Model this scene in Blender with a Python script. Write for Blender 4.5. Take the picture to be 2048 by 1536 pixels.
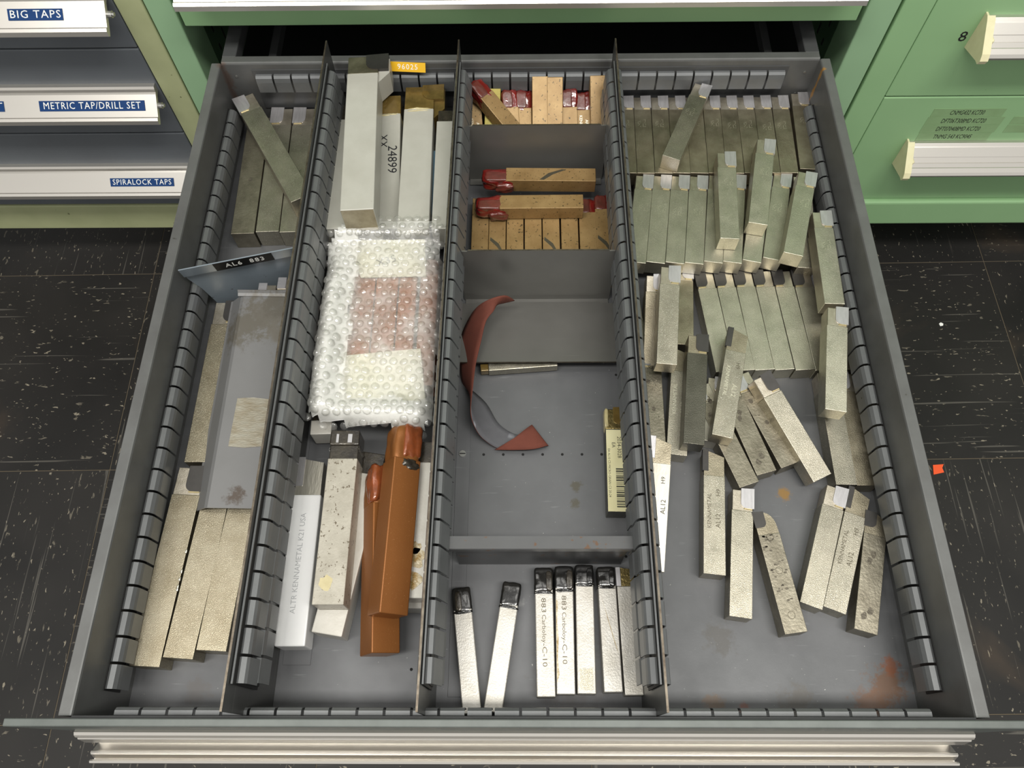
import bpy, bmesh, math, random
from mathutils import Vector, Matrix, noise

# ------------------------------------------------------------------ clear
for o in list(bpy.data.objects):
    bpy.data.objects.remove(o, do_unlink=True)
S = bpy.context.scene
COL = S.collection
MM = 0.001

# ------------------------------------------------------------------ camera
cam_d = bpy.data.cameras.new('camera')
cam = bpy.data.objects.new('camera', cam_d)
COL.objects.link(cam)
cam_d.sensor_fit = 'HORIZONTAL'
cam_d.sensor_width = 36.0
cam_d.lens = 36.0 * 1552.54 / 2048.0
cam_d.clip_start = 0.01
cam_d.clip_end = 30
ROT = Matrix(((0.999924, 0.002881, 0.011961), (0.002587, 0.901232, -0.43333), (-0.012028, 0.433328, 0.901156)))
cam.matrix_world = Matrix.Translation((0.00112, -0.02434, 0.63919)) @ ROT.to_4x4()
S.camera = cam

# ------------------------------------------------------------------ world and ceiling lights
W = bpy.data.worlds.new('world')
S.world = W
W.use_nodes = True
bg = W.node_tree.nodes['Background']
bg.inputs['Color'].default_value = (1.0, 0.985, 0.95, 1)
bg.inputs['Strength'].default_value = 0.50


def ceiling_light(x, y, z, sx, sy, power):
    d = bpy.data.lights.new('ceiling_fixture', 'AREA')
    d.shape = 'RECTANGLE'
    d.size = sx
    d.size_y = sy
    d.energy = power
    d.color = (1.0, 0.975, 0.92)
    o = bpy.data.objects.new('ceiling_fixture', d)
    o.location = (x, y, z)
    COL.objects.link(o)


ceiling_light(-0.75, -0.40, 2.35, 1.25, 0.35, 23)
ceiling_light(0.75, -0.40, 2.35, 1.25, 0.35, 26)
ceiling_light(-0.75, 0.45, 2.35, 1.25, 0.30, 3)
ceiling_light(0.75, 0.45, 2.35, 1.25, 0.30, 3)

vs = S.view_settings
vs.view_transform = 'Standard'
vs.look = 'None'
vs.gamma = 1.0
vs.use_curve_mapping = False
vs.exposure = 0.45

# ------------------------------------------------------------------ materials
MATS = {}


def srgb(r, g, b):
    def f(c):
        c /= 255.0
        return c / 12.92 if c <= 0.04045 else ((c + 0.055) / 1.055) ** 2.4
    return (f(r), f(g), f(b), 1)


def mat(name, col, rough=0.5, metal=0.0, mott=None, mscale=40.0, mamt=0.5, spots=None, sscale=300.0, sthr=0.68,
        bump=0.0, bscale=600.0, coat=0.0, rvar=0.0, stretch=(1, 1, 1), spec=0.5, stains=(), scratch=None,
        transmission=0.0):
    m = bpy.data.materials.new(name)
    m.use_nodes = True
    nt = m.node_tree
    N, L = nt.nodes, nt.links
    p = N['Principled BSDF']
    p.inputs['Roughness'].default_value = rough
    p.inputs['Metallic'].default_value = metal
    p.inputs['Coat Weight'].default_value = coat
    p.inputs['Coat Roughness'].default_value = 0.12
    p.inputs['Specular IOR Level'].default_value = spec
    p.inputs['Transmission Weight'].default_value = transmission
    tc = N.new('ShaderNodeTexCoord')
    mp = N.new('ShaderNodeMapping')
    mp.inputs['Scale'].default_value = stretch
    L.new(tc.outputs['Object'], mp.inputs['Vector'])
    rnd = N.new('ShaderNodeObjectInfo')
    add = N.new('ShaderNodeVectorMath')
    add.operation = 'ADD'
    L.new(mp.outputs['Vector'], add.inputs[0])
    L.new(rnd.outputs['Random'], add.inputs[1])
    vec = add.outputs['Vector']

    def noise_tex(scale, detail=4.0, rough_=0.6, v=None):
        n = N.new('ShaderNodeTexNoise')
        n.inputs['Scale'].default_value = scale
        n.inputs['Detail'].default_value = detail
        n.inputs['Roughness'].default_value = rough_
        L.new(v or vec, n.inputs['Vector'])
        return n

    def mixc(fac, a, b):
        x = N.new('ShaderNodeMix')
        x.data_type = 'RGBA'
        L.new(fac, x.inputs['Factor'])
        for s, v in ((x.inputs[6], a), (x.inputs[7], b)):
            if isinstance(v, (tuple, list)):
                s.default_value = v
            else:
                L.new(v, s)
        return x.outputs[2]

    def remap(v, a, b, lo=0.0, hi=1.0):
        r = N.new('ShaderNodeMapRange')
        r.inputs['From Min'].default_value = a
        r.inputs['From Max'].default_value = b
        r.inputs['To Min'].default_value = lo
        r.inputs['To Max'].default_value = hi
        L.new(v, r.inputs['Value'])
        return r.outputs['Result']
    c = col
    if mott:
        n = noise_tex(mscale)
        c = mixc(remap(n.outputs['Fac'], 0.35, 0.7, 0, mamt), c, mott)
    if spots:
        n = noise_tex(sscale, 2.0)
        c = mixc(remap(n.outputs['Fac'], sthr, sthr + 0.05), c, spots)
    if scratch:
        n = noise_tex(1.0, 3.0)
        mp2 = N.new('ShaderNodeMapping')
        mp2.inputs['Scale'].default_value = scratch[1]
        L.new(tc.outputs['Object'], mp2.inputs['Vector'])
        L.new(mp2.outputs['Vector'], n.inputs['Vector'])
        c = mixc(remap(n.outputs['Fac'], 0.66, 0.72, 0, scratch[2]), c, scratch[0])
    for (sx, sy, r, sc, amt) in stains:
        n = noise_tex(90.0, 5.0, 0.75, tc.outputs['Object'])
        dv = N.new('ShaderNodeVectorMath')
        dv.operation = 'DISTANCE'
        dv.inputs[1].default_value = (sx * MM, sy * MM, 0)
        fl = N.new('ShaderNodeVectorMath')
        fl.operation = 'MULTIPLY'
        fl.inputs[1].default_value = (1, 1, 0)
        L.new(tc.outputs['Object'], fl.inputs[0])
        L.new(fl.outputs['Vector'], dv.inputs[0])
        near = remap(dv.outputs['Value'], 0, r * MM, 0.42, -0.12)
        s = N.new('ShaderNodeMath')
        s.operation = 'ADD'
        L.new(near, s.inputs[0])
        L.new(n.outputs['Fac'], s.inputs[1])
        c = mixc(remap(s.outputs['Value'], 0.62, 0.78, 0, amt), c, sc)
    if isinstance(c, (tuple, list)):
        p.inputs['Base Color'].default_value = c
    else:
        L.new(c, p.inputs['Base Color'])
    if rvar:
        n = noise_tex(mscale * 1.7)
        L.new(remap(n.outputs['Fac'], 0.3, 0.7, rough - rvar, rough + rvar), p.inputs['Roughness'])
    if bump:
        n = noise_tex(bscale, 3.0)
        bn = N.new('ShaderNodeBump')
        bn.inputs['Strength'].default_value = bump
        bn.inputs['Distance'].default_value = 0.0006
        L.new(n.outputs['Fac'], bn.inputs['Height'])
        L.new(bn.outputs['Normal'], p.inputs['Normal'])
    MATS[name] = m
    return m


RUST = srgb(120, 72, 40)
RUST2 = srgb(150, 95, 60)
mat('drawer_paint', srgb(84, 85, 86), 0.42, 0.25, mott=srgb(72, 73, 74), mscale=25, mamt=0.6, bump=0.06, bscale=900)
mat('rim_paint', srgb(104, 105, 104), 0.40, 0.3, mott=srgb(88, 88, 87), mscale=30, mamt=0.7, spots=srgb(66, 62, 56), sthr=0.75, sscale=120,
    stains=((-300, 602, 10, srgb(96, 68, 52), 0.5), (301, 590, 5, srgb(180, 130, 50), 0.8)), bump=0.04)
mat('floor_paint', srgb(98, 99, 101), 0.46, 0.25, mott=srgb(84, 85, 87), mscale=18, mamt=0.7, spots=srgb(186, 186, 180), sscale=420, sthr=0.745,
    scratch=(srgb(126, 128, 130), (25, 260, 1), 0.4), rvar=0.06,
    stains=((281, 26, 30, srgb(104, 76, 56), 0.85), (287, 40, 14, srgb(118, 70, 44), 0.8), (266, 12, 28, srgb(108, 80, 62), 0.8), (148, 12, 15, srgb(104, 82, 60), 0.6), (170, 10, 10, srgb(116, 66, 48), 0.6), (224, 178, 12, srgb(134, 102, 48), 0.9),
            (156, 62, 26, srgb(78, 74, 68), 0.5), (48, 186, 10, srgb(80, 76, 62), 0.8), (46, 170, 9, srgb(80, 76, 62), 0.8), (-250, 20, 20, srgb(90, 84, 80), 0.4),
            (210, 14, 26, srgb(88, 82, 74), 0.5), (40, 30, 60, srgb(84, 80, 78), 0.5), (-4, 90, 12, srgb(150, 150, 148), 0.4)), bump=0.05)
mat('strip_paint', srgb(114, 116, 117), 0.38, 0.35, mott=srgb(96, 98, 99), mscale=40, mamt=0.5, spots=srgb(58, 56, 52), sscale=200, sthr=0.745, bump=0.05)
mat('strip_slot_shade', srgb(30, 30, 30), 0.6, 0.2)  # strip backing coloured near black to paint in the shade behind the slots
mat('divider_paint', srgb(78, 79, 78), 0.42, 0.35, mott=srgb(64, 64, 62), mscale=22, mamt=0.6, scratch=(srgb(118, 118, 112), (40, 6, 200), 0.4), bump=0.04)
mat('bare_edge', srgb(118, 110, 98), 0.35, 0.8, mott=srgb(70, 60, 50), mscale=150, mamt=0.8)
mat('plate_paint', srgb(114, 113, 109), 0.34, 0.35, mott=srgb(98, 97, 93), mscale=15, mamt=0.6, scratch=(srgb(150, 150, 146), (12, 300, 30), 0.2), rvar=0.06)
mat('rusty_plate', srgb(88, 89, 90), 0.4, 0.3, mott=srgb(76, 76, 76), mscale=25, mamt=0.6, spots=srgb(96, 72, 54), sscale=110, sthr=0.66)
mat('blue_paint', srgb(122, 132, 140), 0.36, 0.1, mott=srgb(106, 116, 124), mscale=25, mamt=0.6, spots=srgb(70, 66, 60), sscale=160, sthr=0.745)
mat('front_paint', srgb(96, 101, 98), 0.4, 0.2, mott=srgb(78, 83, 80), mscale=50, mamt=0.6)
mat('green_paint', srgb(146, 184, 136), 0.40, 0.0, mott=srgb(136, 174, 127), mscale=6, mamt=0.6, spots=srgb(98, 130, 90), sscale=90, sthr=0.775, bump=0.03, bscale=1500)
mat('green_post', srgb(148, 182, 144), 0.40, 0.0, mott=srgb(138, 172, 134), mscale=8, mamt=0.5, spots=srgb(60, 70, 56), sscale=150, sthr=0.785, bump=0.03, bscale=1500)
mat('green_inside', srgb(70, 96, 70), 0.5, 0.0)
mat('olive_paint', srgb(172, 177, 136), 0.42, 0.0, mott=srgb(154, 160, 120), mscale=20, mamt=0.6, spots=srgb(86, 90, 62), sscale=130, sthr=0.74, bump=0.03)
mat('grey_front', srgb(102, 107, 112), 0.36, 0.1, mott=srgb(90, 94, 99), mscale=9, mamt=0.6, spots=srgb(74, 76, 78), sscale=110, sthr=0.765, bump=0.03, bscale=1200)
mat('aluminium', srgb(218, 214, 207), 0.30, 0.85, mott=srgb(204, 199, 190), mscale=8, mamt=0.25, stretch=(0.3, 1, 1), spots=srgb(150, 122, 84), sscale=120, sthr=0.77)
mat('ivory_plastic', srgb(222, 216, 178), 0.45, 0.0, mott=srgb(196, 186, 140), mscale=60, mamt=0.4)
mat('dark_inside', srgb(40, 42, 42), 0.6, 0.0)
mat('steel_screw', srgb(190, 190, 186), 0.3, 0.9)
mat('hole_black', (0.004, 0.004, 0.004, 1), 0.8)
mat('tape_blue', srgb(14, 56, 108), 0.5, spec=0.2)
mat('tape_black', srgb(14, 14, 15), 0.55, spec=0.15)
mat('tape_yellow', srgb(226, 176, 30), 0.35)
mat('white_print', srgb(235, 235, 230), 0.5)
mat('pale_print', srgb(205, 205, 196), 0.5)
mat('black_print', srgb(14, 16, 14), 0.6)
mat('faded_tape', srgb(136, 168, 122), 0.4, mott=srgb(124, 152, 108), mscale=60, mamt=0.6)
mat('marker_ink', srgb(24, 24, 30), 0.5)
# tool metals
NB = srgb(128, 122, 104)
mat('nickel', srgb(174, 168, 152), 0.34, 0.92, mott=srgb(140, 136, 122), mscale=55, mamt=0.75, spots=srgb(204, 199, 186), sscale=1300, sthr=0.60, bump=0.35, bscale=1500, rvar=0.07)
mat('nickel_lit', srgb(194, 190, 172), 0.34, 0.92, mott=srgb(162, 158, 142), mscale=55, mamt=0.7, spots=srgb(212, 209, 194), sscale=1300, sthr=0.60, bump=0.35, bscale=1500, rvar=0.06)  # cleaner plating, lightened further to stand in for brighter cabinet reflections
mat('nickel_gold', srgb(160, 152, 132), 0.34, 0.92, mott=srgb(132, 122, 100), mscale=45, mamt=0.75, spots=srgb(196, 188, 166), sscale=1300, sthr=0.60, bump=0.35, bscale=1500, rvar=0.06)
mat('nickel_dark', srgb(172, 163, 142), 0.36, 0.92, mott=srgb(120, 112, 94), mscale=45, mamt=0.8, spots=srgb(176, 170, 154), sscale=700, sthr=0.69, bump=0.3, bscale=1000, rvar=0.08)
mat('nickel_black', srgb(104, 102, 92), 0.34, 0.92, mott=srgb(74, 72, 64), mscale=60, mamt=0.6, bump=0.3, bscale=1000)
mat('nickel_bright', srgb(206, 202, 190), 0.36, 0.85, mott=srgb(166, 160, 142), mscale=60, mamt=0.6, stretch=(0.2, 1, 1), bump=0.3, bscale=500)
mat('nickel_pitted', srgb(152, 146, 130), 0.40, 0.9, mott=srgb(116, 110, 96), mscale=70, mamt=0.8, spots=srgb(88, 82, 70), sscale=240, sthr=0.72, bump=0.4, bscale=420)
mat('ground_steel', srgb(206, 198, 182), 0.30, 0.92, mott=srgb(164, 154, 134), mscale=120, mamt=0.7, bump=0.25, bscale=1200)
mat('carbide', srgb(206, 204, 206), 0.34, 0.75, mott=srgb(176, 174, 176), mscale=90, mamt=0.6, bump=0.1, stretch=(1, 6, 1))
mat('carbide_dark', srgb(82, 80, 78), 0.38, 0.7, mott=srgb(66, 64, 62), mscale=90, mamt=0.6)
mat('braze', srgb(206, 190, 146), 0.3, 0.9)
mat('dent', srgb(112, 106, 94), 0.5, 0.7, mott=srgb(84, 78, 68), mscale=300, mamt=0.8, bump=0.8, bscale=500)
mat('stamp_dark', srgb(96, 90, 76), 0.45, 0.7)
mat('stamp_grey', srgb(186, 187, 189), 0.4, 0.2)
mat('stamp_bright', srgb(222, 218, 200), 0.3, 0.8)
mat('grey_enamel', srgb(180, 179, 170), 0.34, 0.1, mott=srgb(166, 164, 154), mscale=35, mamt=0.6, spots=srgb(104, 98, 88), sscale=170, sthr=0.755, bump=0.12, bscale=1200)
mat('grey_enamel_worn', srgb(180, 175, 162), 0.40, 0.15, mott=srgb(146, 140, 126), mscale=45, mamt=0.7, spots=srgb(104, 94, 78), sscale=330, sthr=0.625, bump=0.3, bscale=500)
mat('white_enamel', srgb(206, 203, 195), 0.36, 0.1, mott=srgb(180, 176, 164), mscale=40, mamt=0.6, spots=srgb(140, 120, 84), sscale=160, sthr=0.73, bump=0.2)
mat('silver_enamel', srgb(240, 240, 240), 0.34, 0.1, mott=srgb(230, 230, 230), mscale=40, mamt=0.5, bump=0.1, bscale=900)
mat('residue', srgb(150, 118, 50), 0.3, 0.1, mott=srgb(220, 214, 190), mscale=140, mamt=1.0, bump=0.9, bscale=300)
mat('amber_wax', srgb(128, 106, 58), 0.18, 0.35, mott=srgb(84, 68, 34), mscale=70, mamt=0.8, coat=0.6, bump=0.4, bscale=200)
mat('pale_wax', srgb(196, 184, 140), 0.3, 0.0, mott=srgb(170, 156, 108), mscale=90, mamt=0.7, coat=0.4)
mat('copper_paint', srgb(150, 96, 50), 0.36, 0.4, mott=srgb(134, 82, 40), mscale=20, mamt=0.5, spots=srgb(190, 136, 88), sscale=1100, sthr=0.68, bump=0.12, bscale=1200)
mat('copper_wax', srgb(150, 78, 42), 0.2, 0.2, mott=srgb(104, 60, 36), mscale=90, mamt=0.8, coat=0.7, bump=0.6, bscale=160)
mat('brass_paint', srgb(160, 132, 88), 0.42, 0.3, mott=srgb(128, 100, 60), mscale=50, mamt=0.75, spots=srgb(74, 62, 40), sscale=380, sthr=0.64, bump=0.15, bscale=900)
mat('brass_paint_yellow', srgb(158, 146, 70), 0.40, 0.35, mott=srgb(130, 118, 52), mscale=50, mamt=0.7, bump=0.15)
mat('red_wax', srgb(124, 30, 26), 0.14, 0.0, mott=srgb(76, 26, 22), mscale=70, mamt=0.8, coat=1.0, bump=0.6, bscale=150)
mat('red_wax_dull', srgb(112, 52, 44), 0.3, 0.0, mott=srgb(80, 46, 38), mscale=90, mamt=0.8, coat=0.5, bump=0.5, bscale=200)
mat('black_dip', srgb(22, 22, 22), 0.14, 0.0, mott=srgb(44, 42, 38), mscale=60, mamt=0.6, coat=0.8, bump=0.4, bscale=150)
mat('black_grime', srgb(46, 42, 38), 0.24, 0.3, mott=srgb(78, 72, 60), mscale=120, mamt=0.8, coat=0.5, bump=0.6, bscale=260)
mat('silver_bar', srgb(200, 197, 190), 0.38, 0.6, mott=srgb(170, 165, 154), mscale=45, mamt=0.75, spots=srgb(116, 104, 80), sscale=210, sthr=0.725, bump=0.25, bscale=700)
mat('brass_head', srgb(140, 124, 80), 0.3, 0.85, mott=srgb(96, 84, 50), mscale=200, mamt=0.8, bump=0.5, bscale=500)
mat('cream_label', srgb(226, 220, 176), 0.5, mott=srgb(208, 198, 146), mscale=40, mamt=0.5)
mat('paper', srgb(240, 238, 224), 0.6, mott=srgb(228, 226, 196), mscale=30, mamt=0.6)
mat('copper_bar', srgb(178, 112, 72), 0.4, 0.2, mott=srgb(150, 98, 66), mscale=25, mamt=0.7)
mat('pale_blue', srgb(126, 166, 190), 0.4)
mat('sand_red', srgb(114, 60, 46), 0.8, 0.0, mott=srgb(96, 48, 36), mscale=60, mamt=0.6, bump=0.8, bscale=2500)
mat('sand_back', srgb(92, 92, 96), 0.75, 0.0, mott=srgb(76, 76, 80), mscale=60, mamt=0.5, spots=srgb(140, 142, 148), sscale=45, sthr=0.62, bump=0.3, bscale=1500)
mat('grease_plate', srgb(116, 116, 116), 0.42, 0.2, mott=srgb(106, 106, 105), mscale=20, mamt=0.5, bump=0.05,
    stains=((30, -20, 44, srgb(98, 94, 86), 0.95), (50, -34, 44, srgb(104, 100, 92), 0.95), (10, -32, 40, srgb(96, 92, 84), 0.95), (40, -10, 30, srgb(92, 88, 80), 0.9), (28, -186, 16, srgb(74, 62, 52), 0.9), (50, -178, 12, srgb(84, 72, 60), 0.8)))
mat('dirty_tape', srgb(150, 146, 132), 0.4, 0.3, mott=srgb(124, 112, 88), mscale=70, mamt=0.8, bump=0.45, bscale=300, stretch=(1, 3, 1))
mat('floor_gap', srgb(92, 82, 66), 0.8)
mat('orange_scrap', srgb(232, 84, 30), 0.5)


def tile_material():
    m = bpy.data.materials.new('black_floor_tile')
    m.use_nodes = True
    nt = m.node_tree
    N, L = nt.nodes, nt.links
    p = N['Principled BSDF']
    p.inputs['Roughness'].default_value = 0.5
    p.inputs['Specular IOR Level'].default_value = 0.3
    tc = N.new('ShaderNodeTexCoord')
    oi = N.new('ShaderNodeObjectInfo')

    def nz(scale, sx, sy, det=3.0):
        mp = N.new('ShaderNodeMapping')
        mp.inputs['Scale'].default_value = (sx, sy, 1)
        L.new(tc.outputs['Object'], mp.inputs['Vector'])
        ad = N.new('ShaderNodeVectorMath')
        ad.operation = 'ADD'
        L.new(mp.outputs['Vector'], ad.inputs[0])
        sc = N.new('ShaderNodeVectorMath')
        sc.operation = 'SCALE'
        sc.inputs['Scale'].default_value = 7.0
        cmb = N.new('ShaderNodeCombineXYZ')
        for k in range(3):
            L.new(oi.outputs['Random'], cmb.inputs[k])
        L.new(cmb.outputs['Vector'], sc.inputs[0])
        L.new(sc.outputs['Vector'], ad.inputs[1])
        n = N.new('ShaderNodeTexNoise')
        n.inputs['Scale'].default_value = scale
        n.inputs['Detail'].default_value = det
        n.inputs['Distortion'].default_value = 0.4
        L.new(ad.outputs['Vector'], n.inputs['Vector'])
        return n.outputs['Fac']

    def ramp(v, a, b, hi=1.0):
        r = N.new('ShaderNodeMapRange')
        r.inputs['From Min'].default_value = a
        r.inputs['From Max'].default_value = b
        r.inputs['To Max'].default_value = hi
        L.new(v, r.inputs['Value'])
        return r.outputs['Result']

    def mix(f, a, b):
        x = N.new('ShaderNodeMix')
        x.data_type = 'RGBA'
        L.new(f, x.inputs['Factor'])
        for s, v in ((x.inputs[6], a), (x.inputs[7], b)):
            if isinstance(v, tuple):
                s.default_value = v
            else:
                L.new(v, s)
        return x.outputs[2]
    c = mix(ramp(nz(6, 1, 1), 0.35, 0.7), srgb(24, 23, 22), srgb(37, 35, 33))
    c = mix(ramp(nz(70, 1.0, 2.6), 0.67, 0.71, 0.75), c, srgb(108, 102, 90))
    c = mix(ramp(nz(120, 1.1, 2.2, 2), 0.685, 0.72, 0.8), c, srgb(142, 134, 118))
    c = mix(ramp(nz(22, 0.2, 9, 2), 0.66, 0.70, 0.35), c, srgb(120, 116, 108))
    c = mix(ramp(nz(4.5, 1, 1, 5), 0.62, 0.78, 0.45), c, srgb(104, 84, 64))
    L.new(c, p.inputs['Base Color'])
    MATS['black_floor_tile'] = m


tile_material()


def wrap_material(name, milk, gloss):
    m = bpy.data.materials.new(name)
    m.use_nodes = True
    nt = m.node_tree
    N, L = nt.nodes, nt.links
    N.remove(N['Principled BSDF'])
    out = N['Material Output']
    tr = N.new('ShaderNodeBsdfTransparent')
    tr.inputs['Color'].default_value = (0.97, 0.97, 0.96, 1)
    di = N.new('ShaderNodeBsdfTranslucent')
    di.inputs['Color'].default_value = (0.9, 0.9, 0.87, 1)
    d2 = N.new('ShaderNodeBsdfDiffuse')
    d2.inputs['Color'].default_value = (0.92, 0.92, 0.89, 1)
    gl = N.new('ShaderNodeBsdfGlossy')
    gl.inputs['Roughness'].default_value = 0.08
    gl.inputs['Color'].default_value = (1, 1, 1, 1)
    a = N.new('ShaderNodeMixShader')
    a.inputs['Fac'].default_value = 0.82
    L.new(di.outputs[0], a.inputs[1])
    L.new(d2.outputs[0], a.inputs[2])
    b = N.new('ShaderNodeMixShader')
    tc = N.new('ShaderNodeTexCoord')
    n = N.new('ShaderNodeTexNoise')
    n.inputs['Scale'].default_value = 45
    n.inputs['Detail'].default_value = 4
    L.new(tc.outputs['Object'], n.inputs['Vector'])
    r = N.new('ShaderNodeMapRange')
    r.inputs['From Min'].default_value = 0.35
    r.inputs['From Max'].default_value = 0.7
    r.inputs['To Min'].default_value = milk * 0.5
    r.inputs['To Max'].default_value = min(1, milk * 1.5)
    L.new(n.outputs['Fac'], r.inputs['Value'])
    L.new(r.outputs['Result'], b.inputs['Fac'])
    L.new(tr.outputs[0], b.inputs[1])
    L.new(a.outputs[0], b.inputs[2])
    fr = N.new('ShaderNodeFresnel')
    fr.inputs['IOR'].default_value = 1.45
    ml = N.new('ShaderNodeMath')
    ml.operation = 'MULTIPLY_ADD'
    ml.inputs[1].default_value = 0.6
    ml.inputs[2].default_value = gloss
    L.new(fr.outputs[0], ml.inputs[0])
    c = N.new('ShaderNodeMixShader')
    L.new(ml.outputs[0], c.inputs['Fac'])
    L.new(b.outputs[0], c.inputs[1])
    L.new(gl.outputs[0], c.inputs[2])
    bn = N.new('ShaderNodeBump')
    bn.inputs['Strength'].default_value = 0.6
    bn.inputs['Distance'].default_value = 0.001
    n2 = N.new('ShaderNodeTexNoise')
    n2.inputs['Scale'].default_value = 260
    L.new(tc.outputs['Object'], n2.inputs['Vector'])
    L.new(n2.outputs['Fac'], bn.inputs['Height'])
    L.new(bn.outputs['Normal'], gl.inputs['Normal'])
    L.new(c.outputs[0], out.inputs['Surface'])
    MATS[name] = m


wrap_material('wrap_film', 0.40, 0.02)
wrap_material('wrap_bubble', 0.10, 0.07)
wrap_material('wrap_milky', 1.7, 0.04)

# ------------------------------------------------------------------ mesh helpers (millimetres in, metres out)


def link(name, me, parent=None, m=None, loc=None, kind=None):
    o = bpy.data.objects.new(name, me)
    COL.objects.link(o)
    if m is not None and me is not None and not me.materials:
        me.materials.append(MATS[m])
    if parent is not None:
        o.parent = parent
    if loc is not None:
        o.location = [v * MM for v in loc]
    if kind:
        o['kind'] = kind
    return o


def tag(o, label, cat, group=None):
    o['label'] = label
    o['category'] = cat
    if group:
        o['group'] = group
    return o


def empty(name, loc=(0, 0, 0), mtx=None):
    o = bpy.data.objects.new(name, None)
    o.empty_display_size = 0.02
    COL.objects.link(o)
    if mtx is not None:
        o.matrix_world = mtx
    else:
        o.location = [v * MM for v in loc]
    return o


def finish(bm, name='mesh', smooth=False, scale=True):
    if scale:
        bmesh.ops.scale(bm, vec=(MM, MM, MM), verts=bm.verts)
    bmesh.ops.recalc_face_normals(bm, faces=bm.faces)
    me = bpy.data.meshes.new(name)
    bm.to_mesh(me)
    bm.free()
    if smooth:
        for p in me.polygons:
            p.use_smooth = True
    return me


def add_box(bm, x0, x1, y0, y1, z0, z1, c=0.0, seg=1):
    g = bmesh.ops.create_cube(bm, size=1.0)
    for v in g['verts']:
        v.co = Vector(((x0 + x1) / 2 + v.co.x * (x1 - x0), (y0 + y1) / 2 + v.co.y * (y1 - y0), (z0 + z1) / 2 + v.co.z * (z1 - z0)))
    if c:
        es = list({e for v in g['verts'] for e in v.link_edges})
        bmesh.ops.bevel(bm, geom=es, offset=c, segments=seg, profile=0.5, affect='EDGES')


def box(name, x0, x1, y0, y1, z0, z1, c=0.0, seg=1):
    bm = bmesh.new()
    add_box(bm, x0, x1, y0, y1, z0, z1, c, seg)
    return finish(bm, name)


def add_prism(bm, pts, a0, a1, axis):
    """closed 2D outline extruded along an axis: 'x' outline is (y,z), 'y' outline is (x,z), 'z' outline is (x,y)"""
    def co(p, a):
        return {'x': (a, p[0], p[1]), 'y': (p[0], a, p[1]), 'z': (p[0], p[1], a)}[axis]
    v0 = [bm.verts.new(co(p, a0)) for p in pts]
    v1 = [bm.verts.new(co(p, a1)) for p in pts]
    n = len(pts)
    bm.faces.new(v0)
    bm.faces.new(list(reversed(v1)))
    for k in range(n):
        bm.faces.new((v0[k], v0[(k + 1) % n], v1[(k + 1) % n], v1[k]))


def prism(name, pts, a0, a1, axis):
    bm = bmesh.new()
    add_prism(bm, pts, a0, a1, axis)
    return finish(bm, name)


def band(pts, t):
    """open polyline thickened to a closed outline, thickness t on its right side"""
    off = []
    for k, p in enumerate(pts):
        a = Vector(pts[max(0, k - 1)])
        b = Vector(pts[min(len(pts) - 1, k + 1)])
        d = (b - a).normalized()
        off.append((p[0] + d.y * t, p[1] - d.x * t))
    return list(pts) + off[::-1]


def add_cyl(bm, x, y, z0, z1, r, n=14):
    pts = [(x + r * math.cos(2 * math.pi * k / n), y + r * math.sin(2 * math.pi * k / n)) for k in range(n)]
    add_prism(bm, pts, z0, z1, 'z')


def blob(name, cx, cy, cz, sx, sy, sz, seed, amp=0.05, n=8, power=5.0):
    """rounded lumpy block: dipped wax or rubber"""
    bm = bmesh.new()
    bmesh.ops.create_cube(bm, size=2.0)
    bmesh.ops.subdivide_edges(bm, edges=bm.edges, cuts=n, use_grid_fill=True)
    for v in bm.verts:
        p = v.co
        r = (abs(p.x) ** power + abs(p.y) ** power + abs(p.z) ** power) ** (1 / power)
        q = p / r
        k = 1 + amp * noise.noise(q * 1.6 + Vector((seed, seed * 2.1, 0))) + amp * 0.4 * noise.noise(q * 5 + Vector((seed, 0, seed)))
        v.co = Vector((cx + q.x * sx / 2 * k, cy + q.y * sy / 2 * k, cz + q.z * sz / 2 * k))
    return finish(bm, name, smooth=True)


TXT = {}


def text_mesh(s, size, ext=0.15, sp=1.0):
    key = (s, size, ext, sp)
    if key in TXT:
        return TXT[key]
    cu = bpy.data.curves.new('lettering', 'FONT')
    cu.body = s
    cu.size = size * MM
    cu.extrude = ext * MM
    cu.resolution_u = 2
    cu.align_x = 'CENTER'
    cu.align_y = 'CENTER'
    cu.space_character = sp
    o = bpy.data.objects.new('lettering', cu)
    COL.objects.link(o)
    dg = bpy.context.evaluated_depsgraph_get()
    me = bpy.data.meshes.new_from_object(o.evaluated_get(dg))
    bpy.data.objects.remove(o, do_unlink=True)
    TXT[key] = me
    return me


def put_text(s, size, m, parent, loc, right, up, name='lettering', ext=0.15, sp=1.0, xs=1.0, width=None):
    me = text_mesh(s, size, ext, sp)
    if width:
        xs = width * MM / (max(v.co.x for v in me.vertices) - min(v.co.x for v in me.vertices))
    if me.materials and me.materials[0].name != m:
        me = me.copy()
        me.materials.clear()
    o = link(name, me, parent, m)
    r = Vector(right).normalized()
    u = Vector(up).normalized()
    n = r.cross(u)
    M = Matrix(((r.x, u.x, n.x, 0), (r.y, u.y, n.y, 0), (r.z, u.z, n.z, 0), (0, 0, 0, 1)))
    o.matrix_local = Matrix.Translation([v * MM for v in loc]) @ M @ Matrix.Diagonal((xs, 1, 1, 1))
    return o



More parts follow.
